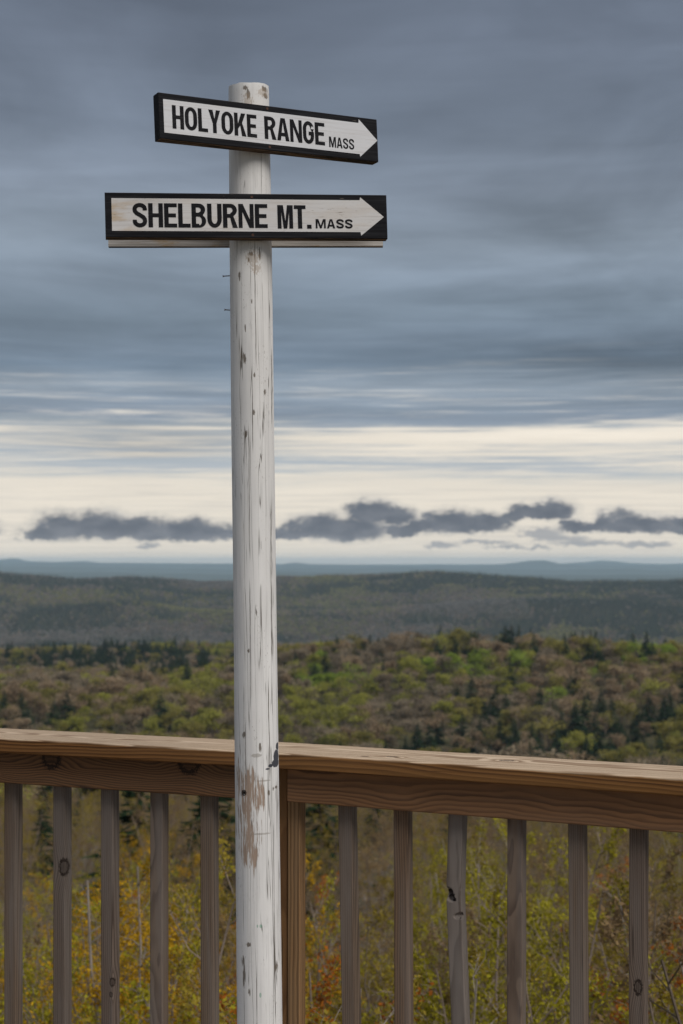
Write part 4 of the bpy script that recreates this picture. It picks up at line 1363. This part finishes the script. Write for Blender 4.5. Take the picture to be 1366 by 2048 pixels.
def make_broadleaf(seed, nleaf, lsize, limbs=9, dense=1.0):
    """unit tree: height 1"""
    rnd = random.Random(seed)
    SV, SF, LV, LF = [], [], [], []
    tp = [Vector((rnd.gauss(0, .012) * k, rnd.gauss(0, .012) * k, -0.03 + 0.80 * k / 5)) for k in range(6)]
    tube(SV, SF, tp, [.017 * (1 - .8 * k / 5) + .002 for k in range(6)], 5)
    lobes = [(tp[-1] + Vector((0, 0, .02)), .17), (tp[-2] + Vector((.03, .02, .05)), .19)]
    for b_ in range(limbs):
        f = rnd.uniform(0.35, 0.95)
        k = min(int(f * 5), 4)
        o_ = tp[k].lerp(tp[k + 1], f * 5 - k)
        th = b_ * 2.4 + rnd.uniform(-.5, .5)
        L = rnd.uniform(.20, .34) * (1.25 - .6 * f)
        d = Vector((math.cos(th), math.sin(th), rnd.uniform(.5, 1.1))).normalized()
        e = o_ + d * L
        tube(SV, SF, [o_, o_.lerp(e, .5) + Vector((0, 0, -.01)), e], [.008, .005, .002], 4)
        for j in range(3):
            e2 = e + (d + Vector((rnd.gauss(0, .6), rnd.gauss(0, .6), rnd.gauss(.2, .5)))).normalized() * L * .45
            tube(SV, SF, [o_.lerp(e, rnd.uniform(.5, .95)), e2], [.003, .001], 3)
        lobes.append((e, rnd.uniform(.10, .17)))
        if rnd.random() < .6:
            lobes.append((o_.lerp(e, .6) + Vector((rnd.gauss(0, .05), rnd.gauss(0, .05), .05)), rnd.uniform(.07, .12)))
    tot = sum(r_ ** 2 for _, r_ in lobes)
    for (c_, r_) in lobes:
        for l_ in range(max(4, int(nleaf * r_ ** 2 / tot))):
            v_ = Vector((rnd.gauss(0, 1), rnd.gauss(0, 1), rnd.gauss(0, 1))).normalized()
            q = c_ + Vector((v_.x, v_.y, v_.z * .8)) * r_ * rnd.uniform(.35, 1.12)
            rot_leaf(LV, LF, q, lsize, rnd, 0.1, .75, 1.3)
    return SV, SF, LV, LF


def make_spruce(seed, nw, nb, ragged=0.25, width=0.20, fill=3):
    rnd = random.Random(seed)
    SV, SF, LV, LF = [], [], [], []
    tube(SV, SF, [Vector((0, 0, -.03)), Vector((0, 0, .5)), Vector((0, 0, .99))], [.016, .009, .002], 5)
    for w_ in range(nw):
        f = w_ / (nw - 1)
        z = .08 + .90 * f
        L0 = width * (1 - f) ** .85 + .012
        for b_ in range(nb if f < .85 else max(3, nb - 3)):
            th = rnd.uniform(0, 6.28)
            L = L0 * rnd.uniform(1 - ragged * 1.6, 1 + ragged)
            d = Vector((math.cos(th), math.sin(th), 0)); e = Vector((-d.y, d.x, 0))
            zz_ = z + rnd.uniform(-.02, .02)
            droop = rnd.uniform(.05, .45) * (1 - f * .6)
            wd = L * rnd.uniform(.22, .38) + .008
            prev = None
            k0 = len(LV)
            for q, wq in ((.08, .25), (.45, 1.0), (.8, .7), (1.05, .12)):
                p = d * L * q + Vector((0, 0, zz_ - droop * L * q * q + rnd.uniform(-.006, .006)))
                LV.append(p + e * wd * wq * .5 - Vector((0, 0, wd * wq * .22))); LV.append(p + Vector((0, 0, .004))); LV.append(p - e * wd * wq * .5 - Vector((0, 0, wd * wq * .22)))
            for k in range(3):
                a2 = k0 + k * 3
                LF.append((a2, a2 + 1, a2 + 4, a2 + 3)); LF.append((a2 + 1, a2 + 2, a2 + 5, a2 + 4))
    rot = 0
    for l_ in range(nw * fill):
        f = rnd.random()
        L = (width * (1 - f) ** .85) * rnd.uniform(.5, 1.05); th = rnd.uniform(0, 6.28)
        rot_leaf(LV, LF, Vector((math.cos(th) * L, math.sin(th) * L, .08 + .9 * f)), .035, rnd, .6, .5)
    return SV, SF, LV, LF


# ---- saplings just beyond the deck
GROUPS = {}


def inst(root_name, trunk_name, crown_name, tme, cme, loc, scale, rz, label, cat, group):
    r_ = empty(root_name, loc)
    r_.rotation_euler = (0, 0, rz)
    r_.scale = (scale, scale, scale)
    thing(r_, label, cat, group)
    a_ = bpy.data.objects.new(trunk_name, tme); COL.objects.link(a_); a_.parent = r_
    b_ = bpy.data.objects.new(crown_name, cme); COL.objects.link(b_); b_.parent = r_
    return r_


def with_mats(base_name, V, Fc, mats):
    out = {}
    me = None
    for k, m in mats.items():
        if me is None:
            me = mesh(base_name, V, Fc)
            mm_ = me
        else:
            mm_ = me.copy(); mm_.materials.clear()
        mm_.materials.append(m)
        out[k] = mm_
    return out


SAPS = []
SAP = []
for k in range(9):
    SV, SF, LV, LF = make_sapling(100 + k, 3.6, [3, 2, 4, 3, 2, 3, 4, 3, 3][k], 18, 9, 0.92, 0.027, 0.26)
    SAP.append((with_mats('stem', SV, SF, {'g': bark, 'p': bark_pale}), with_mats('foliage', LV, LF, LEAF)))
TALL = []
for k in range(5):
    SV, SF, LV, LF = make_sapling(200 + k, 6.5, [2, 1, 2, 3, 1][k], 24, 10, 0.6, 0.045, 0.20)
    TALL.append((with_mats('stem', SV, SF, {'g': bark, 'p': bark_pale}), with_mats('foliage', LV, LF, LEAF)))

bal_px = [27, 125, 220, 319, 419, 515, 595, 697, 806, 916, 1034, 1155, 1278]
ORD = ['first', 'second', 'third', 'fourth', 'fifth', 'sixth', 'seventh', 'eighth', 'ninth', 'tenth', 'eleventh', 'twelfth']


def gap_phrase(px):
    if px < 27: return 'beyond the leftmost baluster'
    if px > 1278: return 'beyond the rightmost baluster'
    if px < 419:
        return 'in the %s gap from the left' % ['first', 'second', 'third', 'fourth'][sum(1 for b_ in (125, 220, 319) if px >= b_)]
    if px < 470: return 'in the gap touching the white pole'
    if px < 612: return 'behind the white pole'
    if px < 697: return 'in the gap right of the post'
    return 'in the %s gap from the right' % ['fifth', 'fourth', 'third', 'second', 'first'][sum(1 for b_ in (806, 916, 1034, 1155) if px >= b_)]


def sap_colour(px, rnd, row):
    u = rnd.random()
    if px < 190: w = [('yellow green', .7), ('olive', .15), ('amber', .15)]
    elif px < 350: w = [('amber', .35), ('yellow green', .45), ('olive', .2)]
    elif px < 480: w = [('amber', .6), ('olive', .15), ('rust', .25)]
    elif px < 640: w = [('amber', .4), ('olive', .4), ('rust', .2)]
    elif px < 780: w = [('rust', .35), ('olive', .35), ('yellow green', .3)]
    elif px < 1090: w = [('yellow green', .75), ('olive', .25)]
    elif px < 1290: w = [('olive', .5), ('yellow green', .25), ('rust', .15), ('amber', .1)]
    else: w = [('olive', .5), ('yellow green', .4), ('brown twig', .1)]
    if row == 2 and u < .3: return 'brown twig'
    if row == 1 and u < .15: return 'brown twig'
    if row == 0 and (430 < px < 480 or 600 < px < 780 or 1050 < px < 1270): w = [('rust', .45), ('yellow green', .3), ('olive', .2)]
    u = rnd.random()
    for c_, p_ in w:
        u -= p_
        if u <= 0: return c_
    return w[-1][0]


occ = np.zeros((512, 342), bool)           # which 4-pixel cells nearer things already cover


def occupy(px, y0, y1, hw, fill=1.0):
    """share of the box still free; then mark it"""
    i0, i1 = max(0, int((px - hw) / 4)), min(341, int((px + hw) / 4))
    j0, j1 = max(0, int(y0 / 4)), min(511, int(y1 / 4))
    if i1 < i0 or j1 < j0: return 0.0
    sub_ = occ[j0:j1 + 1, i0:i1 + 1]
    free = 1 - sub_.mean()
    if fill > 0:
        occ[j0:j1 + 1, i0:i1 + 1] |= RNG.random(sub_.shape) < fill
    return free


# railing and pole hide what is behind them
for X_ in range(342):
    px = X_ * 4
    ya, yb_ = 1455 + px * 79 / 1366, 1566 + px * 97 / 1366
    occ[int(ya / 4):int(yb_ / 4) + 1, X_] = True
occ[40:512, 118:139] = True
occ[385:512, 139:153] = True
for b_ in bal_px[:5] + bal_px[7:]:
    occ[392:512, int((b_ - 18) / 4):int((b_ + 18) / 4) + 1] = True

sap_pts = []
rnd = random.Random(5)
tries = 0


def scatter(n, r0, r1, amax, mind, row):
    k, tries_ = 0, 0
    while k < n and tries_ < n * 60:
        tries_ += 1
        r_ = math.sqrt(rnd.uniform(r0 * r0, r1 * r1)); a_ = rnd.uniform(-amax, amax)
        x, y = r_ * math.sin(a_), r_ * math.cos(a_)
        if all((x - q[0]) ** 2 + (y - q[1]) ** 2 > mind * mind for q in sap_pts):
            sap_pts.append((x, y, row)); k += 1


scatter(34, 6.6, 11.5, 0.36, 0.55, 0)
scatter(85, 11.5, 23, 0.34, 0.7, 1)
scatter(140, 23, 62, 0.32, 1.3, 2)
sap_pts.sort(key=lambda q: q[0] ** 2 + q[1] ** 2)
TOPY = [(0, 1850), (100, 1780), (200, 1760), (260, 1705), (420, 1700), (470, 1740), (600, 1780), (700, 1800), (760, 1760), (850, 1700), (1000, 1690), (1100, 1700), (1366, 1720)]
rowname = ['close', 'farther off', 'far off']
for (x, y, row) in sap_pts:
    r_ = math.hypot(x, y)
    z = float(terrain_z(np.array([x]), np.array([y]))[0])
    px = W / 2 + F * x / y
    ty = np.interp(px, [q[0] for q in TOPY], [q[1] for q in TOPY])
    ty += {0: rnd.uniform(20, 170), 1: rnd.uniform(-20, 110), 2: rnd.uniform(-90, 30)}[row]
    ztop = CAM.z - (ty - HOR) / F * y
    hgt_ = max(1.6, ztop - z)
    c_ = sap_colour(px, rnd, row)
    if row < 2:
        st_, lv_ = SAP[rnd.randrange(len(SAP))]; sc_ = min(hgt_ / 3.5, 1.35)
    else:
        st_, lv_ = TALL[rnd.randrange(len(TALL))]; sc_ = min(hgt_ / 6.3, 1.7)
    free = occupy(px, ty, min(2048, HOR - (z - CAM.z) / y * F), 0.28 * hgt_ / y * F, 0.14)
    if row > 0 and free < 0.03 and abs(px - 683) < 640: continue
    desc = {'yellow green': 'yellow-green sapling', 'olive': 'olive sapling', 'amber': 'amber-tufted sapling', 'rust': 'rust-red sapling', 'brown twig': 'bare brown sapling'}[c_]
    SAPS.append(inst('sapling', 'stem', 'foliage', st_['p' if rnd.random() < .3 else 'g'], lv_[c_], (x, y, z - 0.05), sc_, rnd.uniform(0, 6.28),
         desc + ' ' + rowname[row] + ' ' + gap_phrase(px), 'sapling', 'saplings on the slope below the deck'))

# ---- woods on the slopes
BL = []
for k in range(6):
    BL.append(make_broadleaf(300 + k, [900, 700, 1000, 420, 850, 560][k], [.050, .048, .052, .038, .046, .040][k], [10, 8, 12, 13, 7, 11][k]))
BLF = [make_broadleaf(320 + k, 150, .095, 6) for k in range(3)]
SPN = [make_spruce(400 + k, 22, 10, .3, [.20, .17, .23, .19][k]) for k in range(4)]
SPH = make_spruce(440, 46, 16, .3, .24, 22)
SPF = [make_spruce(420 + k, 8, 5, .3, .21) for k in range(2)]
kinds = list(CROWN.keys())
bl_t = [mesh('trunk', s[0], s[1]) for s in BL]
for m_ in bl_t: m_.materials.append(bark)
bl_c = [with_mats('crown', s[2], s[3], CROWN) for s in BL]
sp_t = [mesh('trunk', s[0], s[1]) for s in SPN]
for m_ in sp_t: m_.materials.append(bark)
sp_c = []
sph_t = mesh('trunk', SPH[0], SPH[1]); sph_t.materials.append(bark)
sph_c = mesh('crown', SPH[2], SPH[3]); sph_c.materials.append(NEEDLE)
for s in SPN:
    m_ = mesh('crown', s[2], s[3]); m_.materials.append(NEEDLE); sp_c.append(m_)


def joined(name, s, cm):
    n0 = len(s[0])
    me = mesh(name, s[0] + s[2], s[1] + [tuple(i + n0 for i in f) for f in s[3]], False, [0] * len(s[1]) + [1] * len(s[3]))
    me.materials.append(bark); me.materials.append(cm)
    return me


# patches of the view: (x, y, rx, ry, share)
CON_P = [(230, 1322, 250, 38, .72), (90, 1300, 140, 22, .6), (960, 1288, 270, 24, .98), (650, 1292, 110, 20, .5), (1240, 1300, 150, 22, .45), (1130, 1470, 300, 75, .62),
         (850, 1475, 60, 40, .9), (1340, 1480, 110, 110, .7), (40, 1440, 80, 22, .75), (400, 1296, 60, 12, .2), (990, 1400, 110, 40, .35), (640, 1620, 120, 60, .2), (420, 1620, 60, 40, .25), (1080, 1650, 60, 40, .3), (150, 1590, 60, 30, .1)]
LIME_P = [(690, 1360, 45, 13), (960, 1332, 130, 18), (1105, 1390, 55, 10), (1320, 1312, 110, 10), (632, 1345, 20, 20), (610, 1365, 30, 12), (1220, 1345, 40, 8)]
YG_P = [(600, 1430, 110, 40), (760, 1400, 130, 26), (450, 1365, 120, 30), (330, 1440, 120, 24), (390, 1298, 120, 12), (880, 1350, 160, 30)]
PINK_P = [(300, 1375, 160, 26), (760, 1340, 70, 22), (1240, 1410, 150, 40), (1200, 1345, 120, 26), (160, 1420, 120, 30)]


def patch_w(lst, px, py):
    w_ = np.zeros_like(px)
    for q in lst:
        d = ((px - q[0]) / q[2]) ** 2 + ((py - q[1]) / q[3]) ** 2
        w_ = np.maximum(w_, np.clip(1.6 * (1.25 - d), 0, 1) * (q[4] if len(q) > 4 else 1))
    return w_


def candidates(r0, r1, sp_, amax):
    xs, ys = [], []
    r_ = r0
    while r_ < r1:
        s = sp_(r_)
        n_ = int(2 * amax * r_ / s)
        a_ = -amax + (np.arange(n_) + RNG.random(n_)) * (2 * amax / n_)
        q = r_ + (RNG.random(n_) - .5) * s * 1.1
        xs.append(q * np.sin(a_)); ys.append(q * np.cos(a_))
        r_ += s
    return np.concatenate(xs), np.concatenate(ys)


cx_, cy_ = candidates(64, 1620, lambda r_: 5.0 if r_ < 300 else (9.6 if r_ < 1000 else 10.0), 0.33)
cz_ = terrain_z(cx_, cy_)
nC = len(cx_)
rr_ = np.hypot(cx_, cy_)
ppx, ppy = proj(np.stack([cx_, cy_, cz_ + 8], 1))
cw = patch_w(CON_P, ppx, ppy)
clump = np.clip(0.75 + 1.5 * fbm(cx_ / 60.0, cy_ / 60.0, 3), 0.1, 1.5)
is_con = RNG.random(nC) < np.clip(cw * clump * 0.78, 0, .9) + np.where(rr_ < 300, 0.012, 0.04)
kn = fbm(cx_ / 90 + 50, cy_ / 90 + 7, 3) + (RNG.random(nC) - .5) * 0.9
kk = np.where(kn > 0.14, 2, np.where(kn > -0.12, 0, 1))            # olive / pinkish / grey
u_ = RNG.random(nC)
kk = np.where(u_ < patch_w(PINK_P, ppx, ppy) * .6, 0, kk)
kk = np.where(u_ > 1 - np.clip(patch_w(YG_P, ppx, ppy) * .6, 0, 1) - .09, 3, kk)
kk = np.where(RNG.random(nC) < patch_w(LIME_P, ppx, ppy) * .75 + .004, 4, kk)
hts = np.where(is_con, RNG.uniform(8, 20, nC), RNG.uniform(8.5, 17, nC)) * np.where(rr_ < 300, .55, 1.0)
keep = ~hidden(cx_, cy_, cz_ + hts)
wid = np.where(is_con, RNG.uniform(1.25, 1.9, nC), RNG.uniform(1.05, 1.45, nC))

order = np.argsort(rr_)
chosen = np.zeros(nC, bool)
n_con = n_br = 0
BELOW = lambda px: 1566 + px * 97 / 1366


def spot(px, py):
    if py > 1540:
        return 'down the slope ' + gap_phrase(px)
    row = ('low' if py > 1450 else 'a little low') if py > 1415 else ('half way up' if py > 1375 else ('high up' if py > 1325 else 'on the crest'))
    if px < 440:
        k = int(np.argmin([abs(px - q) for q in bal_px[:5]]))
        col_ = ['leftmost', 'second', 'third', 'fourth', 'fifth'][k] + ' baluster from left'
    elif px < 612:
        col_ = 'post beside the white pole'
    else:
        k = int(np.argmin([abs(px - q) for q in bal_px[7:]]))
        col_ = ['sixth', 'fifth', 'fourth', 'third', 'second', 'rightmost'][k] + (' baluster' if k == 5 else ' baluster from right')
    return row + ' above the ' + col_


near_t = rr_ < 300
LABELLED = [(q, W / 2 + F * q.location.x / q.location.y) for q in SAPS]
for k in order:
    if not keep[k] or rr_[k] > 1000: continue
    px = ppx[k]
    h_ = hts[k]; x, y, z = cx_[k], cy_[k], cz_[k]
    ytop = HOR - (z + h_ - CAM.z) / y * F
    ybot = HOR - (z + h_ * .3 - CAM.z) / y * F
    if is_con[k]: hw = 0.17 * h_ / y * F
    else: hw = (0.20 if near_t[k] else 0.40) * h_ / y * F
    free = occupy(px, ytop, ybot, hw, 0.35 if near_t[k] else 0.7)
    if px < 0 or px > 1366 or ytop > 2030 or free < 0.22: continue
    where = spot(px, (ytop + ybot) / 2)
    if is_con[k] and n_con < 290:
        n_con += 1; chosen[k] = True
        v_ = RNG.integers(len(sp_t))
        q = inst('spruce_tree', 'trunk', 'crown', sph_t if near_t[k] else sp_t[v_], sph_c if near_t[k] else sp_c[v_], (x, y, z - .2), h_, RNG.uniform(0, 6.28), 'dark spruce ' + where, 'conifer', 'dark spruces in the woods below the lookout')
        q.scale = (h_ * wid[k], h_ * wid[k], h_)
    elif not is_con[k] and n_br < 290:
        n_br += 1; chosen[k] = True
        if near_t[k]:
            v_ = RNG.integers(len(TALL)); c_ = ['brown twig', 'brown twig', 'olive'][RNG.integers(3)]
            q = inst('young_tree', 'trunk', 'crown', TALL[v_][0]['p' if RNG.random() < .5 else 'g'], TALL[v_][1][c_], (x, y, z - .2), h_ / 6.3, RNG.uniform(0, 6.28),
                     ('bare grey tree ' if c_ == 'brown twig' else 'thin olive tree ') + where, 'tree', 'thin trees on the slope below the deck')
        else:
            v_ = RNG.integers(len(bl_t)); kd = kinds[kk[k]]
            q = inst('broadleaf_tree', 'trunk', 'crown', bl_t[v_], bl_c[v_][kd], (x, y, z - .2), h_, RNG.uniform(0, 6.28), kd + ' tree ' + where, 'tree', 'broadleaf trees in the woods below the lookout')
            q.scale = (h_ * wid[k], h_ * wid[k], h_)
    else:
        continue
    LABELLED.append((q, px))

# look-alikes in one spot: tell them apart by their order from the left
bylab = {}
for q, px in LABELLED:
    bylab.setdefault(q['label'], []).append((px, q))
NUM = ['first', 'second', 'third', 'fourth', 'fifth', 'sixth', 'seventh', 'eighth', 'ninth', 'tenth', 'eleventh', 'twelfth', 'thirteenth', 'fourteenth', 'fifteenth', 'sixteenth', 'seventeenth', 'eighteenth', 'nineteenth', 'twentieth']
CNT = ['', 'one', 'two', 'three', 'four', 'five', 'six', 'seven', 'eight', 'nine', 'ten', 'eleven', 'twelve', 'thirteen', 'fourteen', 'fifteen', 'sixteen', 'seventeen', 'eighteen', 'nineteen', 'twenty']
for lab, lst in bylab.items():
    if 1 < len(lst) <= 20:
        lst.sort(key=lambda w: w[0])
        for i, (px, q) in enumerate(lst):
            nth = 'leftmost' if i == 0 else ('rightmost' if i == len(lst) - 1 else NUM[i])
            q['label'] = lab + ', ' + nth + ' of ' + CNT[len(lst)]

# far slopes: same trees, lighter meshes
fx_, fy_ = candidates(3650, 5250, lambda r_: 11.0, 0.31)
fz_ = terrain_z(fx_, fy_)
nf = len(fx_)
fpx, fpy = proj(np.stack([fx_, fy_, fz_ + 8], 1))
FCON = [(200, 1222, 190, 24, .85), (60, 1160, 160, 14, .5), (330, 1165, 220, 8, .5), (1000, 1228, 260, 22, .72), (700, 1225, 140, 18, .6), (1330, 1215, 110, 30, .7), (740, 1180, 160, 16, .5), (1200, 1165, 300, 9, .75), (900, 1160, 200, 12, .5), (100, 1250, 120, 15, .5), (250, 1290, 400, 14, .6), (1000, 1278, 420, 14, .6)]
fw = patch_w(FCON, fpx, fpy)
fcon = RNG.random(nf) < np.clip(fw * 0.9 + 0.24 + 1.6 * fbm(fx_ / 120, fy_ / 90, 4) + 1.7 * fbm(fx_ / 380 + 9, fy_ / 200 + 4, 3), .05, .96)
kn = fbm(fx_ / 420 + 50, fy_ / 420 + 7, 3) + (RNG.random(nf) - .5) * .6
fk = np.where(kn > 0.22, 2, np.where(kn > -0.1, 0, 1))
fk = np.where((RNG.random(nf) < .45) & (fpx < 480) & (fpy > 1180) & (fpy < 1215), 3, fk)
fh = np.where(fcon, RNG.uniform(14, 24, nf), RNG.uniform(12, 18, nf))
fkeep = ~hidden(fx_, fy_, fz_ + fh)

# templates for the stuff object: broadleaf 3 shapes x 5 colours, spruce 2, near spruce 2; far versions
tmpl = []
for s_i in range(6):
    for kd in kinds:
        tmpl.append(joined('forest_tree', BL[s_i], CROWN[kd]))
n_bl = len(tmpl)
for s in SPN[:3]: tmpl.append(joined('forest_spruce', s, NEEDLE))
n_th = len(tmpl)
for k in range(3):
    for kd in ('brown twig', 'olive'):
        st_, lv_ = TALL[k]
        V1 = [tuple(v.co) for v in st_['g'].vertices]; F1 = [tuple(p.vertices) for p in st_['g'].polygons]
        V2 = [tuple(v.co) for v in lv_[kd].vertices]; F2 = [tuple(p.vertices) for p in lv_[kd].polygons]
        tmpl.append(joined('forest_thin_tree', (V1, F1, V2, F2), LEAF[kd]))
n_sp0 = len(tmpl)
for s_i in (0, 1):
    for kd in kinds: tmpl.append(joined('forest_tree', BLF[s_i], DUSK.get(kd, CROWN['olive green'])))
n_fb = len(tmpl)
for s in SPF: tmpl.append(joined('forest_spruce', s, NEEDLE))


def forest(name, x, y, z, h, w, var, label):
    n_ = len(x)
    me = bpy.data.meshes.new(name)
    me.vertices.add(n_)
    me.vertices.foreach_set('co', np.stack([x, y, z - .25], 1).astype(np.float32).ravel())
    a1 = me.attributes.new('variant', 'INT', 'POINT'); a1.data.foreach_set('value', var.astype(np.int32))
    a2 = me.attributes.new('size', 'FLOAT_VECTOR', 'POINT'); a2.data.foreach_set('vector', np.stack([h * w, h * w, h], 1).astype(np.float32).ravel())
    a3 = me.attributes.new('turn', 'FLOAT_VECTOR', 'POINT'); a3.data.foreach_set('vector', np.stack([RNG.normal(0, .03, n_), RNG.normal(0, .03, n_), RNG.random(n_) * 6.28], 1).astype(np.float32).ravel())
    o = link(name, me)
    ng = bpy.data.node_groups.new(name, 'GeometryNodeTree')
    ng.interface.new_socket('Geometry', in_out='INPUT', socket_type='NodeSocketGeometry')
    ng.interface.new_socket('Geometry', in_out='OUTPUT', socket_type='NodeSocketGeometry')
    N = ng.nodes; Lk = ng.links
    gi, go = N.new('NodeGroupInput'), N.new('NodeGroupOutput')
    iop = N.new('GeometryNodeInstanceOnPoints')
    join = N.new('GeometryNodeJoinGeometry')
    # join geometry stacks the last link first: add in reverse order
    for t_ in reversed(tmpl_obs):
        oi = N.new('GeometryNodeObjectInfo'); oi.inputs['Object'].default_value = t_
        oi.inputs['As Instance'].default_value = False
        g2 = N.new('GeometryNodeGeometryToInstance')
        Lk.new(oi.outputs['Geometry'], g2.inputs[0]); Lk.new(g2.outputs[0], join.inputs[0])

    def attr(nm, dt):
        q = N.new('GeometryNodeInputNamedAttribute'); q.data_type = dt; q.inputs[0].default_value = nm
        return q.outputs[0]
    Lk.new(gi.outputs[0], iop.inputs['Points']); Lk.new(join.outputs[0], iop.inputs['Instance'])
    iop.inputs['Pick Instance'].default_value = True
    Lk.new(attr('variant', 'INT'), iop.inputs['Instance Index'])
    Lk.new(attr('turn', 'FLOAT_VECTOR'), iop.inputs['Rotation'])
    Lk.new(attr('size', 'FLOAT_VECTOR'), iop.inputs['Scale'])
    Lk.new(iop.outputs[0], go.inputs[0])
    md = o.modifiers.new('forest', 'NODES'); md.node_group = ng
    o['kind'] = 'stuff'
    o['label'] = label
    return o


tmpl_obs = [bpy.data.objects.new('forest_template', m_) for m_ in tmpl]
sel = keep & ~chosen
var1 = np.where(is_con, n_bl + RNG.integers(0, 3, nC), RNG.integers(0, 6, nC) * 5 + kk)
thin = near_t & ~is_con
var1 = np.where(thin, n_th + RNG.integers(0, 6, nC), var1)
hsc = np.where(thin, hts / 6.3, hts)
forest('forest', cx_[sel], cy_[sel], cz_[sel], hsc[sel], np.where(thin, 1.0, wid)[sel], var1[sel], 'mixed spring woodland covering the slopes below the lookout')
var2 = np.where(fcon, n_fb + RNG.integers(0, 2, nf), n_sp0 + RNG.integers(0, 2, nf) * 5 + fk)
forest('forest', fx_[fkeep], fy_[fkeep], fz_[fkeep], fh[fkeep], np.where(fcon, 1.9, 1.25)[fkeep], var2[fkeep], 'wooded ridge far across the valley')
open('/tmp/trees.txt', 'w').write(str((nC, int(sel.sum()), nf, int(fkeep.sum()), n_con, n_br, len(SAPS))))
